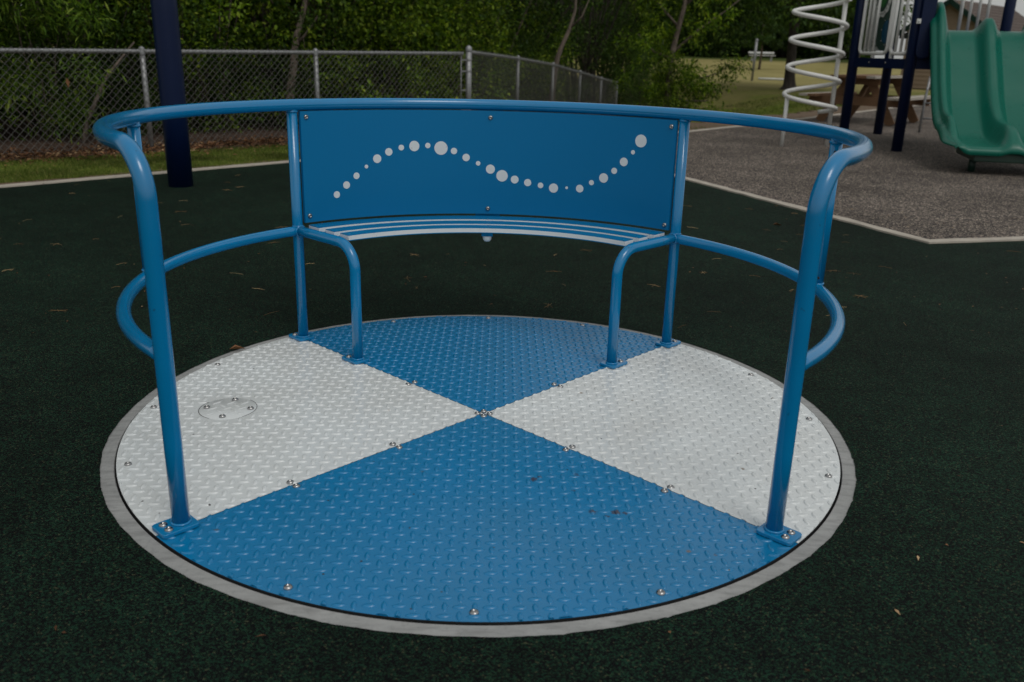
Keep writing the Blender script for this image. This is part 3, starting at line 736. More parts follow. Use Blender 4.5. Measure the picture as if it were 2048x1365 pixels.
lean_tree('leaning_tree', [(-4.35, 7.0, -.1), (-4.3, 7.05, .2), (-4.2, 7.15, .45), (-4.1, 7.2, .66), (-3.9, 7.5, 1.0)], .03, 'thin crooked stem behind the leftmost visible fence post', [])
# tree at the end of the fence reaching to the right
ET = (3.10, 14.6); r_ = thing('edge_tree', (ET[0], ET[1], float(terr(*ET))), 'thin forked tree at the end of the wood, its lower boughs reaching over the grass', 'tree')
z0 = float(terr(*ET)); g = G()
branches(g, [(ET[0], ET[1], z0-.1), (ET[0]+.03, ET[1], .35), (ET[0]+.0, ET[1], .8), (ET[0]+.08, ET[1], 1.3), (ET[0]+.2, ET[1], 1.9), (ET[0]+.1, ET[1], 3.2), (ET[0], ET[1], 4.6)], .075, 10); g.obj('trunk', M_bark, r_)
limb_ends = []
for tw in ([(0, 0, .45), (.3, -.1, .58), (.6, -.2, .62), (.95, -.25, .74)], [(.05, 0, 1.05), (.5, .1, 1.45), (1.0, .2, 1.8), (1.6, .2, 2.3)], [(.02, 0, .95), (-.3, 0, 1.05), (-.6, .1, 1.35)], [(.1, 0, 1.5), (-.3, 0, 1.9), (-.8, 0, 2.5)], [(.15, 0, 1.8), (.6, -.1, 2.3), (1.1, 0, 3.0)], [(0, 0, .3), (.3, -.2, .2), (.7, -.35, .22)]):
    g = G(); branches(g, [(ET[0]+a, ET[1]+b, c_) for a, b, c_ in tw], .026, 6); g.obj('branch', M_bark, r_); limb_ends += [[ET[0]+a, ET[1]+b, c_] for a, b, c_ in tw[1:]]
C = []
for e in limb_ends:
    for _ in range(7): C.append(np.array(e)+rng.normal(0, .22, 3)*np.array([1, 1, .7]))
for _ in range(70): C.append(np.array([ET[0]-.1, ET[1]+.3, 0])+np.array([rng.normal(.05, .28), rng.normal(0, .5), rng.uniform(.0, 3.8)]))
C = np.array(C); rd = rng.uniform(.10, .26, len(C)); V, F = clump_leaves(9000, C, rd, .085, .4, .2)
V = V-np.array([[ET[0], ET[1], z0]]); link('crown', np_mesh('crown', V, F, M_leafA), r_)
# scrub under and behind the edge tree
for i, (x, y, s_, var) in enumerate(((1.9, 15.2, .8, 5), (3.15, 17.5, .6, 6), (3.45, 19.6, .7, 5), (3.75, 22.8, .8, 6), (3.4, 24.8, 1.2, 5), (4.3, 26.0, 1.0, 0), (3.2, 15.9, .45, 0), (3.15, 14.2, .5, 2))):
    if i in (0, ): continue
    place_shrub(var, Vector((x, y, 0)), s_, 'shrub', f'{desc[var]} in the scrub past the fence end, {ordn(i-1)} there', 'scrub at the end of the wood')
for i, (x, y, var) in enumerate(((2.2, 24.8, 2), (3.3, 28.5, 3), (2.9, 26.0, 4), (4.6, 32, 2), (-.8, 19.2, 3))):
    me, st = crowns[var]; r_ = thing('woodland_tree', (x, y, float(terr(x, y))), f'dark tree closing the wood beyond the fence end, {ordn(i)} of five there', 'tree', 'woodland trees beyond the fence', random.uniform(0, 6.28)); link('crown', me, r_); link('trunk', st, r_)
# oak with flared base and low dark crown
OK = (9.55, 28.0); zo = float(terr(*OK)); r_ = thing('oak_tree', (OK[0], OK[1], zo), 'big dark oak with a flared trunk standing at the near edge of the dry field', 'tree')
g = G(); n_ = 20; V = []
levels = [(-.1, .62), (.0, .55), (.12, .45), (.35, .38), (.8, .33), (1.6, .31), (2.6, .33), (3.4, .22), (5.5, .12)]
for i, (z, r__) in enumerate(levels):
    for j in range(n_):
        t = 2*PI*j/n_; r__ = levels[i][1]*(.62 if z < .1 else .47); k_ = 1+(.22*max(0, 1-z/.5))*math.cos(3*t+1)+.04*math.cos(7*t+z); V.append((OK[0]+r__*k_*math.cos(t)-.03*z, OK[1]+r__*k_*math.sin(t), zo+z))
g.add(V, [(i*n_+j, i*n_+(j+1) % n_, (i+1)*n_+(j+1) % n_, (i+1)*n_+j) for i in range(len(levels)-1) for j in range(n_)], 0, True); g.obj('trunk', M_barkD, r_)
C = []
for _ in range(260):
    t = rng.random()*2*PI; q_ = math.sqrt(rng.random())*6.2; C.append([OK[0]+.2+q_*math.cos(t)*(1 if math.cos(t) < 0 else .42), OK[1]+.5+q_*math.sin(t)*.8, zo+rng.uniform(2.15, 7)])
for _ in range(50):
    C.append([OK[0]+rng.uniform(-5.2, -2.0), OK[1]+rng.uniform(-2, 2), zo+rng.uniform(1.75, 3)])
C = np.array(C); 
for b_ in range(9):
    c_ = C[rng.integers(0, len(C))]; g = G(); a_ = Vector((OK[0]-.07, OK[1], zo+2.4)); e = Vector(c_); branches(g, [a_, a_.lerp(e, .3)+Vector((0, 0, .4)), a_.lerp(e, .7)+Vector((0, 0, .3)), e], .11, 7); g.obj('limb', M_barkD, r_)
V, F = clump_leaves(32000, C, rng.uniform(.4, .95, len(C)), .17, .45, .25); V = V-np.array([[OK[0], OK[1], zo]]); link('crown', np_mesh('crown', V, F, M_leafD), r_)
# small sapling trees on the field edge
def small_tree(x, y, h, cr, label, nleaf=5000, mat=M_leafF, name='field_tree', zc=.35, grp=None, L=.16):
    z = float(terr(x, y)); r_ = thing(name, (x, y, z), label, 'tree', grp); g = G(); br_ = []
    branches(g, [(x, y, z-.1), (x+.05, y, z+h*.3), (x-.03, y, z+h*.6), (x, y, z+h*.95)], h*.018+.02, 8); g.obj('trunk', M_bark, r_)
    k = 60; t = rng.random(k)*2*PI; q_ = np.sqrt(rng.random(k))*cr; zz = zc+rng.random(k)*(1-zc); q_ *= np.sin(PI*np.clip((zz-zc)/(1-zc)*.8+.2, 0, 1))**.5
    C = np.stack([x+q_*np.cos(t), y+q_*np.sin(t), z+zz*h], 1)
    V, F = clump_leaves(nleaf, C, rng.uniform(.15, .35, k)*cr*.8, L, .45, .2); V = V-np.array([[x, y, z]]); link('crown', np_mesh('crown', V, F, mat), r_)
small_tree(6.1, 36.5, 3.6, 1.3, 'slim field tree with a clear trunk left of the metal pole', zc=.42)
small_tree(13.5, 46, 3.0, 1.1, 'young pale-trunked tree seen just left of the oak trunk', zc=.4)
small_tree(22.5, 56, 6, 2.2, 'round tree on the field edge seen under the play deck', zc=.3)
small_tree(32.5, 44, 5.6, 1.5, 'light leafy treetop showing over the shed roof', zc=.45, L=.2)
# far tree line
far = []
for k in range(3):
    me, C = make_crown(9000, 90, (3.6, 3.2, .2, 11), .30, .5, .2, (M_leafD, M_leafF, M_leafD)[k], 'crown', .1, (.7, 1.4)); far.append((me, stems(C, 7, .12, M_barkD, 'trunk')))
for i in range(17):
    x = -6+i*3.0+random.uniform(-.8, .8); y = 63+random.uniform(-1.5, 3)+(x < 12)*0
    if x > 26: continue
    me, st = far[(0, 2, 0, 1, 2, 0, 2, 0, 1, 2, 0, 2, 0, 1, 2, 0, 0)[i]]
    r_ = thing('far_tree', (x, y, float(terr(x, y))), f'tall dark tree in the far row behind the field, {ordn(i)} from the left', 'tree', 'far tree line', random.uniform(0, 6.28)); link('crown', me, r_); link('trunk', st, r_)
n_ = 30000; Pm = np.stack([rng.uniform(-20, 28, n_), rng.uniform(67, 72, n_), rng.random(n_)*11+.5], 1)
V, F = leaves(Pm, rng.normal(0, 1, (n_, 3)), rng.normal(0, 1, (n_, 3)), rng.uniform(.5, 1.0, n_), rng.uniform(.4, .7, n_))
tag(link('far_woodland', np_mesh('far_woodland', V, F, M_leafD)), 'solid dark mass of woodland behind the far row of trees', 'woodland', kind='stuff')

# ------------------------------------------------------------------ ground cover
soil = [tuple((FA+d1*s_-nF1*(.42+.10*math.sin(s_*2.3)+.05*math.sin(s_*7)))[:2]) for s_ in np.linspace(0, L1, 40)]
soil += [tuple((FC+d2_*s_-nF2*(.30+.1*math.sin(s_*2.1)))[:2]) for s_ in np.linspace(.6, L2_+2, 20)]
back = [tuple((FC+d2_*(L2_+2)+nF2*8)[:2]), tuple((FC+nF1*8+d1*2)[:2]), tuple((FA+nF1*8)[:2])]
# soil follows the terrain: grid limited to the wood side
bmg = bmesh.new(); poly = soil+back
def inside(x, y):
    c_ = False; j = len(poly)-1
    for i in range(len(poly)):
        if (poly[i][1] > y) != (poly[j][1] > y) and x < (poly[j][0]-poly[i][0])*(y-poly[i][1])/(poly[j][1]-poly[i][1])+poly[i][0]: c_ = not c_
        j = i
    return c_
gx = np.arange(-14, 6, .11); gy = np.arange(2, 25, .11); vid = {}; V = []; F = []
def vv(i, j):
    if (i, j) not in vid: vid[(i, j)] = len(V); x, y = gx[i], gy[j]; V.append((x, y, float(terr(x, y))+.006+.004*math.sin(x*9)*math.sin(y*8)))
    return vid[(i, j)]
for i in range(len(gx)-1):
    for j in range(len(gy)-1):
        if inside(gx[i]+.055, gy[j]+.055): F.append((vv(i, j), vv(i+1, j), vv(i+1, j+1), vv(i, j+1)))
tag(link('leaf_litter_soil', np_mesh('leaf_litter_soil', V, F, M_soil)), kind='structure')
n_ = 9000; s_ = rng.random(n_)*L1; o_ = rng.normal(-.12, .28, n_); P = np.array([FA])+np.array([d1])*s_[:, None]+np.array([nF1])*o_[:, None]; P[:, 2] = -.008+rng.random(n_)*.02
V, F = leaves(P, rng.normal(0, 1, (n_, 3))*np.array([[1, 1, .25]]), rng.normal(0, .4, (n_, 3))+np.array([[0, 0, 1]]), rng.uniform(.02, .06, n_), rng.uniform(.012, .03, n_))
tag(link('leaf_litter', np_mesh('leaf_litter', V, F, M_dry)), 'brown dead leaves lying along the foot of the near fence', 'leaf litter', kind='stuff')
def grass_field(name, n_, sampler, hmin, hmax, label, w=.003):
    P = sampler(n_); n_ = len(P); P[:, 2] = terr(P[:, 0], P[:, 1])-.002; H = rng.uniform(hmin, hmax, n_)
    D = rng.normal(0, .45, (n_, 3)); D[:, 2] = 1; D = unit(D); Sd = unit(np.cross(D, rng.normal(0, 1, (n_, 3)))); ww = (w*rng.uniform(.7, 1.5, n_))[:, None]
    V = np.stack([P-Sd*ww, P+Sd*ww, P+D*H[:, None]], 1).reshape(-1, 3); F = np.arange(n_*3).reshape(-1, 3)
    tag(link(name, np_mesh(name, V, F, M_grass)), label, 'grass', kind='stuff')
K = [Vector((*p, 0)) for p in OUT]
def samp_left(n_):
    u = rng.random(n_)*L1; base = np.array([FA])+np.array([d1])*u[:, None]
    # distance from fence down to kerb
    off = .38+rng.random(n_)**.9*1.35; P = base-np.array([nF1])*off[:, None]
    kx = np.array([p.x for p in K]); ky = np.array([p.y for p in K])
    lim = np.interp(P[:, 0], kx, ky); return P[(P[:, 1] > lim+.13) & (P[:, 0] > -6)]
grass_field('grass', 110000, samp_left, .015, .042, 'short green grass strip between the kerb and the near fence')
def samp_right(n_):
    x = rng.uniform(.2, 9, n_); y = 9+rng.random(n_)**1.5*16; kx = np.array([p.x for p in K]); ky = np.array([p.y for p in K])
    lim = np.interp(x, kx, ky); fx = np.interp(y, [9.7, 21.3, 30], [-.1, 3.3, 5.8]); ok = (y > lim+.15) & (x > fx); return np.stack([x, y, 0*x], 1)[ok]
grass_field('grass', 120000, samp_right, .02, .06, 'rough grass between the grey rubber and the open field', .006)
# needles and leaf bits on the rubber
n_ = 520; P = np.stack([rng.uniform(-4.5, 4.5, n_), rng.uniform(-1.6, 6.5, n_), np.full(n_, -.001)], 1); P = P[(np.hypot(P[:, 0], P[:, 1]) > 1.06)]; P = P[P[:, 1] < np.interp(P[:, 0], [-6.2, -1.9, 2.6], [1.0, 5.7, 9])]; n_ = len(P)
V, F = leaves(P, rng.normal(0, 1, (n_, 3))*np.array([[1, 1, .02]]), rng.normal(0, .1, (n_, 3))+np.array([[0, 0, 1]]), rng.uniform(.008, .022, n_), rng.uniform(.003, .008, n_))
tag(link('leaf_crumbs', np_mesh('leaf_crumbs', V, F, M_dry)), 'tiny dry leaf crumbs scattered over the green rubber', 'debris', kind='stuff')
g = G()
for _ in range(150):
    x, y = rng.uniform(-4, 4), rng.uniform(.9, 5)
    if math.hypot(x, y) < 1.07 or y > np.interp(x, [-6.2, -1.9, 2.6], [1.0, 5.6, 9]) or x > 1.5 and y > 4: continue
    for _ in range(random.choice((1, 1, 2, 3))):
        a = random.uniform(0, 6.28); l_ = random.uniform(.03, .08); b_ = random.uniform(-.5, .5); dx, dy = math.cos(a), math.sin(a)
        g.tube([(x-dx*l_/2, y-dy*l_/2, -.002), (x-dy*b_*l_*.2, y+dx*b_*l_*.2, .001), (x+dx*l_/2, y+dy*l_/2, -.001)], .0008, 3, False)
tag(g.obj('pine_needles', M_needle), 'thin dry pine needles and twigs scattered over the green rubber', 'debris', kind='stuff')
def one_leaf(x, y, L, a, label):
    V, F = leaves(np.array([[x, y, .004]]), np.array([[math.cos(a), math.sin(a), .05]]), np.array([[0., .1, 1.]]), np.array([L]), np.array([L*.45]), .4)
    o = link('fallen_leaf', np_mesh('fallen_leaf', V, F, M_dry)); tag(o, label, 'leaf', 'larger fallen leaves')
one_leaf(-.905, .52, .055, .4, 'curled brown leaf lying on the concrete ring at the left rear')
one_leaf(1.78, 3.15, .06, 0, 'orange-brown leaf on the green rubber right of the bench panel')
one_leaf(-1.62, -.12, .05, .1, 'tan leaf on the dark rubber at the far left of the picture')
one_leaf(-3.0, 2.6, .06, .2, 'long straw-coloured leaf on the rubber left of the navy post')

# ------------------------------------------------------------------ playground structure
TH = thing('play_structure', (4.7, 9.0, 0), 'navy-posted play structure with a low deck, white pipe barriers and green panels', 'play structure')
PA, PB, PC = (4.47, 9.25), (4.707, 8.139), (5.457, 10.54)
PE, PF = (6.17, 8.95), (6.42, 7.66)
for (x, y) in (PA, PB, PC, PE, PF):
    G().tube([(x, y, -.004), (x, y, 1.5), (x, y, 3.2)], .062, 24).obj('post', M_navy, TH)
DZ = 1.035
g = G(); q_ = [PA, PB, (6.0, 9.3), PC]
g.add([(x, y, DZ-.004) for x, y in q_]+[(x, y, DZ-.035) for x, y in q_], [(0, 1, 2, 3), (7, 6, 5, 4)]+[(i, i+4, (i+1) % 4+4, (i+1) % 4) for i in range(4)]); g.obj('deck', M_greenplay, TH)
g = G(); g.beam((PA[0], PA[1], .978), (PB[0], PB[1], .978), .05, .115); bm_ = g.obj('deck_beam', M_navy, TH)
for t in (.33, .62):
    p = Vector((PA[0], PA[1], 0)).lerp(Vector((PB[0], PB[1], 0)), t); nrm = Vector((-.97, -.22, 0)).normalized()
    bolt((p.x+nrm.x*.027, p.y+nrm.y*.027, .985), bm_, nrm, 1.1)
for (a, b) in ((PA, PC), (PC, (6.0, 9.3))):
    g = G(); g.beam((a[0], a[1], .978), (b[0], b[1], .978), .05, .10); g.obj('deck_beam', M_navy, TH)
# upper deck behind the slide with skirt
UZ = 1.335
e1 = Vector((.966, -.26, 0)); e2 = Vector((.26, .966, 0)); B0 = Vector((PB[0], PB[1], 0))
q_ = [B0, B0+e1*1.78, B0+e1*1.78+e2*1.15, B0+e2*1.15]
g = G(); g.add([(p.x, p.y, UZ) for p in q_]+[(p.x, p.y, UZ-.06) for p in q_], [(0, 1, 2, 3), (7, 6, 5, 4)]+[(i, i+4, (i+1) % 4+4, (i+1) % 4) for i in range(4)]); g.obj('upper_deck', M_navy, TH)
p = B0+e1*.06; q2 = B0+e1*.28
g = G(); g.beam((p.x, p.y, 1.13), (q2.x+.1, q2.y-.03, 1.13), .03, .41); g.obj('riser_panel', M_navy, TH)
# navy side barrier between post and slide
g = G(); a = B0+e1*.02; V = []; prof2 = [(.02, 1.12), (.03, 1.07), (.06, 1.045), (.10, 1.04), (.16, 1.06), (.17, 2.3), (.02, 2.3)]
for dz in (0, .05):
    for (u_, z) in prof2: pp = B0+e1*u_-e2*(.07+dz); V.append((pp.x, pp.y, z))
k = len(prof2); g.add(V, [tuple(range(k)), tuple(reversed(range(k, 2*k)))]+[(i, i+k, (i+1) % k+k, (i+1) % k) for i in range(k)]); nb = g.obj('side_barrier', M_navy, TH, bevel=.01)
for (u_, z) in ((.0, 1.44), (.175, 1.42)):
    pp = B0+e1*u_-e2*.125; g = G(); g.box((pp.x, pp.y, z), (.045, .02, .05), rz=-.26); g.lathe((pp.x, pp.y, z), [(.012, .0), (.011, .016), (.0001, .017)], 8, axis=(-.26, -.966, 0)); g.obj('white_clamp', M_whiteboard, TH)
# pipe barriers on the A-B edge
vA = Vector((PA[0], PA[1], 0)); vB = Vector((PB[0], PB[1], 0)); AB = (vB-vA); abn = Vector((-.97, -.22, 0)).normalized()
def ab(t, z, o=0): p = vA+AB*t+abn*o; return Vector((p.x, p.y, z))
def barrier(t0, t1, bars, zb, label=None):
    z1 = 2.05; rr = .07/AB.length
    pts = [ab(t0, z1), ab(t0, zb+.07)]+[ab(t0+rr*(1-math.cos(a)), zb+.07*(1-math.sin(a))) for a in [PI/8*i for i in (1, 2, 3)]]
    pts += [ab(t0+rr, zb), ab(t1-rr, zb)]+[ab(t1-rr*(1-math.sin(a)), zb+.07*(1-math.cos(a))) for a in [PI/8*i for i in (1, 2, 3)]]+[ab(t1, zb+.07), ab(t1, z1)]
    g = G(); g.tube(pts, .021, 12); fr = g.obj('pipe_barrier', M_white_pipe, TH)
    g = G(); g.tube([ab(t0, z1), ab(t1, z1)], .019, 10); g.obj('rail', M_white_pipe, fr)
    for (t, z) in bars:
        g = G(); g.tube([ab(t, z), ab(t, z1)], .0165, 10); g.obj('bar', M_white_pipe, fr)
barrier(.09, .58, [(.18, 1.09), (.25, 1.09), (.335, 1.04)], 1.09)
barrier(.64, .93, [(.72, 1.09), (.81, 1.09)], 1.09)
for t in (.35, .66):
    g = G(); g.beam(ab(t, 1.03), ab(t, 1.10), .03, .03, upv=(1, 0, 0)); g.obj('foot_tab', M_white_pipe, TH)
# play panel behind the left barrier
def rounded(cx_, cz_, hw, hh, rad, n=8):
    out = []
    for (sx, sz, a0) in ((1, 1, 0), (-1, 1, PI/2), (-1, -1, PI), (1, -1, 3*PI/2)):
        for i in range(n+1):
            t = a0+PI/2*i/n; out.append((cx_+sx*(hw-rad)+rad*math.cos(t), cz_+sz*(hh-rad)+rad*math.sin(t)))
    return out
def pane(name, pts, o, th, mat, par):
    V = [ab(u_, z, o) for u_, z in pts]+[ab(u_, z, o-th) for u_, z in pts]; k = len(pts)
    return G().add(V, [tuple(range(k)), tuple(reversed(range(k, 2*k)))]+[(i, i+k, (i+1) % k+k, (i+1) % k) for i in range(k)]).obj(name, mat, par)
def ell(cx_, cz_, a, b, n=28, k=0): return [(cx_+a*math.cos(2*PI*i/n)*(1+k*math.cos(14*2*PI*i/n)), cz_+b*math.sin(2*PI*i/n)*(1+k*math.cos(14*2*PI*i/n))) for i in range(n)]
pan = pane('play_panel', rounded(.39, 1.75, .165, .63, .15), -.10, .018, M_greenplay, TH)
pane('panel_window', ell(.395, 1.34, .072, .135), -.094, .004, M_bluelens, pan)
for i in range(7):
    t = 2*PI*i/7+.3; p = ab(.395+.085*math.cos(t), 1.34+.155*math.sin(t), -.095); g = G(); g.lathe(p, [(.009, 0), (.008, .006), (.0001, .007)], 8, axis=abn); g.obj('bolt', M_steel, pan)
pane('back_sheet', rounded(.15, 1.62, .16, .50, .06), -.16, .012, M_whiteboard, TH)
# dark slots of the perforated sheet
for u_ in (.03, .10, .17, .23):
    for k in range(7): pane('slot', ell(u_+.004*k, 1.18+.045*k, .006, .016, 8), -.155, .003, M_black, TH)
ring = pane('scalloped_ring', ell(.28, 1.84, .155, .33, 84, .035), -.085, .012, M_whiteboard, TH)
pane('ring_face', ell(.28, 1.84, .115, .27), -.080, .006, M_greenplay, ring)
pane('green_inset', ell(.295, 1.86, .075, .24), -.074, .006, M_greenbright, ring)
for i in range(28):
    t = 2*PI*i/28; pane('ring_hole', ell(.28+.134*math.cos(t), 1.84+.298*math.sin(t), .007, .012, 8), -.084, .003, M_black, ring)
# rear barrier bars seen above the slide
R0 = B0+e2*1.12
g = G(); P0 = R0+e1*.62; P1 = R0+e1*1.6
fr = None
for k, u_ in enumerate((.66, .76, .86, .96)):
    pp = R0+e1*u_; g = G(); g.tube([(pp.x, pp.y, UZ), (pp.x, pp.y, 2.2)], .018 if k else .022, 10); g.obj('rear_bar', M_white_pipe, TH)
for u_ in (1.62, 1.74):
    pp = R0+e1*u_+e2*.2; g = G(); g.tube([(pp.x, pp.y, UZ), (pp.x, pp.y, 2.2)], .016, 10); g.obj('rear_bar', M_white_pipe, TH)
pp = R0+e1*1.62; g = G(); lp = []
for i in range(20):
    t = PI*.5+PI*1.0*i/19; q3 = pp+e1*(.06+.085*math.cos(t)); lp.append((q3.x, q3.y, 1.575+.085*math.sin(t)))
lp = [(lp[0][0]+.35, lp[0][1]-.09, lp[0][2])]+lp+[(lp[-1][0]+.08, lp[-1][1]-.02, lp[-1][2])]
g.tube(lp, .018, 10); g.obj('loop_handle', M_white_pipe, TH)
q3 = pp+e1*.10; g = G(); g.box((q3.x, q3.y, 1.60), (.07, .012, .07), rz=-.26); g.lathe((q3.x, q3.y-.01, 1.44), [(.035, -.01), (.035, .01)], 12, axis=(0, -1, 0)); g.obj('mount_plate', M_galv, TH)

# slide
SLD = thing('double_slide', (4.95, 7.3, 0), 'green double plastic slide with two chutes side by side, coming down from the deck', 'slide')
path = [(-.10, 1.352), (0, 1.352), (.10, 1.335), (.20, 1.275), (.32, 1.165), (.46, 1.02), (.64, .84), (.84, .64), (1.02, .49), (1.18, .385), (1.34, .315), (1.50, .28), (1.68, .265), (1.86, .26), (2.0, .258), (2.04, .248), (2.062, .228), (2.068, .205), (2.06, .18)]
def cat(pts, m_=4):
    out = []
    for i in range(len(pts)-1):
        p = [np.array(pts[max(0, min(len(pts)-1, j))]) for j in (i-1, i, i+1, i+2)]
        for k in range(m_):
            t = k/m_; out.append(.5*((2*p[1])+(-p[0]+p[2])*t+(2*p[0]-5*p[1]+4*p[2]-p[3])*t*t+(-p[0]+3*p[1]-3*p[2]+p[3])*t**3))
    out.append(np.array(pts[-1])); return out
PT = cat(path); Wc = .60
def wallh(d_):   # rim height above chute floor
    return float(np.interp(d_, [-.1, .0, .1, .4, .9, 1.25, 1.42, 1.52, 1.60, 1.68, 1.80, 1.95, 2.07], [.30, .30, .27, .21, .20, .20, .22, .23, .21, .15, .07, .03, .02]))
def ridgeh(d_):
    return float(np.interp(d_, [-.1, -.05, .0, .06, .14, .25, .4, .9, 1.3, 1.6, 1.75, 1.88, 1.96, 2.02, 2.07], [.03, .06, .10, .13, .165, .18, .17, .16, .17, .19, .19, .15, .10, .05, .02]))
U = np.linspace(0, 1, 97); V = []; S0 = B0+e1*.115
def cross(u_, d_):
    Wt = 2*Wc; x = u_*Wt; h = wallh(d_); rh = ridgeh(d_)
    if u_ > .5: x = Wt-x; flip = True
    else: flip = False
    # x from outer side 0 .. Wc (centre)
    lip = .09
    if x < .028: z = h*.55-(.028-x)*(.5+1.5*min(1, h/.15)); ox = x
    elif x < .055: z = h*(.55+.0*(x)); z = h*.55+ (x-.028)*.6
    elif x < lip: t = (x-.055)/(lip-.055); z = h*.58+(h-h*.58)*math.sin(t*PI/2)
    elif x < lip+.03: z = h
    elif x < lip+.13: t = (x-lip-.03)/.10; z = h*(1-(3*t*t-2*t**3))
    elif x < Wc-.14: z = 0
    elif x > Wc-.022: z = rh
    else: t = (x-(Wc-.14))/.118; z = rh*(3*t*t-2*t**3)
    return z
for (d_, z_) in PT:
    for u_ in U:
        tw = 1+.16*smst(1.45, 2.0, d_)*1.0 if u_ < .5 else 1
        x_ = u_*2*Wc
        if u_ < .16: x_ += .08*float(smst(1.72, 2.07, d_))**1.5*(1-u_/.16)
        zz = cross(u_, d_)+max(0, 1-u_/.11)*max(0, .246-z_); pp = S0+e1*x_-e2*(d_+.02-zz*.12); V.append((pp.x, pp.y, z_+zz))
nu = len(U); F = [(i*nu+j, i*nu+j+1, (i+1)*nu+j+1, (i+1)*nu+j) for i in range(len(PT)-1) for j in range(nu-1)]
g = G(); g.add(V, F, 0, True); so_ = g.obj('chute', M_slide, SLD); sd = so_.modifiers.new('s', 'SOLIDIFY'); sd.thickness = .008; sd.offset = 1 if True else -1
# exit underside block and foot
a = S0+e1*.27-e2*1.62; b = S0+e1*1.1-e2*1.62
g = G(); g.beam((a.x, a.y, .16), (b.x, b.y, .16), .80, .09); g.obj('exit_base', M_greenplay, SLD, bevel=.015)
for u_ in (.32, .95):
    pp = S0+e1*u_-e2*1.78; g = G(); g.tube([(pp.x, pp.y, -.004), (pp.x, pp.y, .13)], .035, 12); g.obj('foot', M_trim, SLD)
# hood over the entry
g = G(); V = []
hp = []
for i in range(15):
    t = PI*i/14; hp.append((.60-.62*math.cos(t), 1.72+.55*math.sin(t)))
hp = [(-.02, 1.36)]+hp+[(1.22, 1.36)]
hood = [tuple(S0+e1*u_-e2*.0+Vector((0, 0, z))) for u_, z in hp]; g.tube(hood, .055, 14); g.obj('entry_hood', M_slide, SLD)

# coil climber
CC = thing('coil_climber', (3.72, 8.47, 0), 'white spiral pipe climber left of the play structure posts', 'climber')
g = G(); c1 = (3.42, 8.405); c2 = (4.016, 8.543); cxx, cyy = (c1[0]+c2[0])/2, (c1[1]+c2[1])/2; rr = .306; base_a = math.atan2(c2[1]-c1[1], c2[0]-c1[0])
hel = []
z00 = .42; pitch_ = .309
for i in range(-4, 200):
    t = -2*PI*i/40; hel.append((cxx+rr*math.cos(base_a+t), cyy+rr*math.sin(base_a+t), z00+pitch_*i/40))
    if i > 162: break
g.tube(hel, .0255, 12); g.obj('coil', M_white_pipe, CC)
g = G(); g.tube([(c1[0], c1[1], -.004), (c1[0], c1[1], .575)], .023, 14); g.obj('leg', M_white_pipe, CC)
g = G(); g.tube([(c2[0], c2[1], -.004), (c2[0], c2[1], 2.4)], .026, 14); g.obj('pole', M_white_pipe, CC)

# small ladder
LD = thing('rung_ladder', (6.3, 11, 0), 'thin grey pipe ladder seen between the play structure and the slide', 'ladder')
for (x, y) in ((6.27, 11.0), (6.72, 10.88)):
    G().tube([(x, y, 0), (x+.03, y+.05, .45), (x+.08, y+.1, .80)], .019, 10).obj('side_rail', M_galv, LD)
for z in (.20, .42, .64): G().tube([(6.28+z*.07, 11.03, z), (6.73+z*.07, 10.92, z)], .014, 8).obj('rung', M_galv, LD)

# picnic table
PT_ = thing('picnic_table', (6.27, 13.02, 0), 'weathered wooden picnic table with attached benches behind the play deck', 'picnic table')
ax = Vector((.664, .748, 0)); cxv = Vector((.748, -.664, 0)); c0 = Vector((6.27, 13.02, 0))
def tp_(a, c, z): p = c0+ax*a+cxv*c; return Vector((p.x, p.y, z))
for i in range(5):
    c_ = -.30+.15*i; g = G(); g.beam(tp_(-.92, c_, .745), tp_(.92, c_, .745), .138, .038); g.obj('top_plank', M_wood if i < 4 else M_woodpale, PT_)
for s_ in (-1, 1):
    for k in (0, 1):
        g = G(); g.beam(tp_(-.92, s_*(.64+.15*k), .43), tp_(.92, s_*(.64+.15*k), .43), .138, .038); g.obj('bench_plank', M_wood if (s_ < 0 and k == 0) else M_woodpale, PT_)
for a_ in (-.6, .6):
    g = G(); g.beam(tp_(a_, -.80, .36), tp_(a_, .80, .36), .04, .14); g.obj('cross_beam', M_wood, PT_)
    g = G(); g.beam(tp_(a_, -.36, .67), tp_(a_, .36, .67), .04, .10); g.obj('top_brace', M_wood, PT_)
    for s_ in (-1, 1):
        g = G(); g.beam(tp_(a_+.045, s_*.60, .0), tp_(a_+.045, s_*.16, .72), .14, .04, upv=ax); g.obj('leg', M_wood, PT_)
g = G(); g.beam(tp_(-.55, 0, .34), tp_(-.15, 0, .66), .04, .08, upv=cxv); g.obj('brace', M_wood, PT_)

# shed
SH = (16.0, 31.0); zs = .02
shed = thing('shed', (SH[0], SH[1], zs), 'small tan clapboard shed with brown shingle roof and dark green trim', 'shed')
sa_ = R(-46); sx_ = Vector((math.cos(sa_), math.sin(sa_), 0)); sy_ = Vector((-math.sin(sa_), math.cos(sa_), 0)); hw = 1.45; ln = 6.2; EZ, RZ = 2.12, 3.08
def sp3(u_, v_, z): p = Vector((SH[0], SH[1], 0))+sx_*u_+sy_*v_; return Vector((p.x, p.y, zs+z))
z = 0; k = 0
while z < RZ-.12:
    w_ = hw if z < EZ-.1 else hw*(RZ-.05-z)/(RZ-.05-(EZ-.1))
    g = G(); c_ = sp3(0, -.01+.0, z+.075); M3 = Matrix((sx_, sy_, Vector((0, 0, 1)))).transposed() @ Matrix.Rotation(-.10, 3, 'X')
    g.box(c_, (2*max(w_, .05), .02, .155), M=M3); g.obj('siding_board', M_siding, shed); z += .15
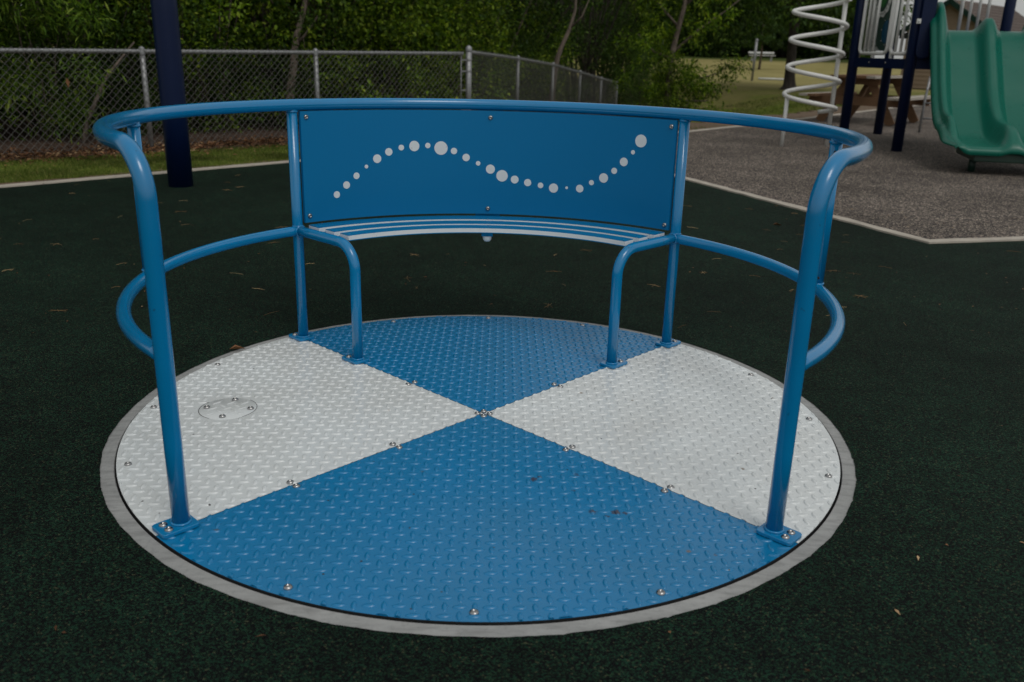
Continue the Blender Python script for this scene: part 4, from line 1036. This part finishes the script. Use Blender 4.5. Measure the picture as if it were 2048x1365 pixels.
g = G(); V = [sp3(-hw, .03, 0), sp3(hw, .03, 0), sp3(hw, .03, EZ), sp3(0, .03, RZ-.05), sp3(-hw, .03, EZ), sp3(-hw, ln, 0), sp3(hw, ln, 0), sp3(hw, ln, EZ), sp3(0, ln, RZ-.05), sp3(-hw, ln, EZ)]
g.add(V, [(0, 1, 2, 3, 4), (9, 8, 7, 6, 5), (0, 5, 6, 1), (1, 6, 7, 2), (4, 9, 5, 0)]); g.obj('wall', M_siding, shed)
for s_ in (-1, 1):
    g = G(); ov = .22; e = Vector((s_*(hw+ov), 0)); 
    for i in range(9):
        t0, t1 = i/9, (i+1)/9; u0, u1 = s_*(hw+ov)*t0, s_*(hw+ov)*t1; zz0 = RZ-(RZ-EZ)*t0*(1+ov/hw); zz1 = RZ-(RZ-EZ)*t1*(1+ov/hw)
        g.add([sp3(u0, -.25, zz0+.02), sp3(u0, ln, zz0+.02), sp3(u1, ln, zz1+.035), sp3(u1, -.25, zz1+.035), sp3(u1, -.25, zz1+.02), sp3(u1, ln, zz1+.02)], [(0, 1, 2, 3), (3, 2, 5, 4)])
    g.obj('roof', M_shingle, shed)
    g = G(); g.beam(sp3(0, -.26, RZ-.06), sp3(s_*(hw+ov), -.26, RZ-.06-(RZ-EZ)*(1+ov/hw)), .03, .17); g.obj('fascia', M_trim, shed)
g = G(); g.beam(sp3(hw+.24, -.2, EZ-.18), sp3(hw+.24, ln, EZ-.18), .10, .10); g.obj('gutter', M_whiteboard, shed)

# field furniture
b0 = thing('field_bench', (16.1, 55, float(terr(15, 55))), 'long white metal spectator bench at the far edge of the field', 'bench'); zb = float(terr(15, 55))
g = G(); g.beam((15.3, 55, zb+.36), (16.9, 55.0, zb+.36), .30, .04); g.obj('seat', M_whiteboard, b0)
g = G(); g.beam((15.3, 55.2, zb+.52), (16.9, 55.2, zb+.52), .05, .10); g.obj('backrest', M_whiteboard, b0)
for x in (15.5, 16.7): g = G(); g.beam((x, 55, zb-.02), (x, 55, zb+.34), .04, .12, upv=(1, 0, 0)); g.obj('leg', M_galv, b0)
def pole(x, y, h, r_, label):
    z = float(terr(x, y)); o = thing('field_pole', (x, y, z), label, 'pole'); G().tube([(x, y, z-.05), (x+.02*h, y, z+h)], r_, 10).obj('shaft', M_galv, o); g = G(); g.lathe((x+.02*h, y, z+h), [(r_*1.2, -.05), (r_*1.2, 0), (.001, .04)], 10); g.obj('cap', M_galv, o)
pole(10.5, 36.1, 1.65, .055, 'thin grey metal pole standing in the dry field left of the oak')
pole(5.55, 30, 2.1, .05, 'slender grey pole half hidden behind the edge tree')
zp = float(terr(11.5, 37)); g = G(); g.tube([(11.1, 37.3, zp+.05), (12.2, 37.1, zp+.05)], .045, 8); tag(g.obj('lying_pipe', M_whiteboard), 'short white pipe lying on the dry field right of the grey pole', 'pipe')
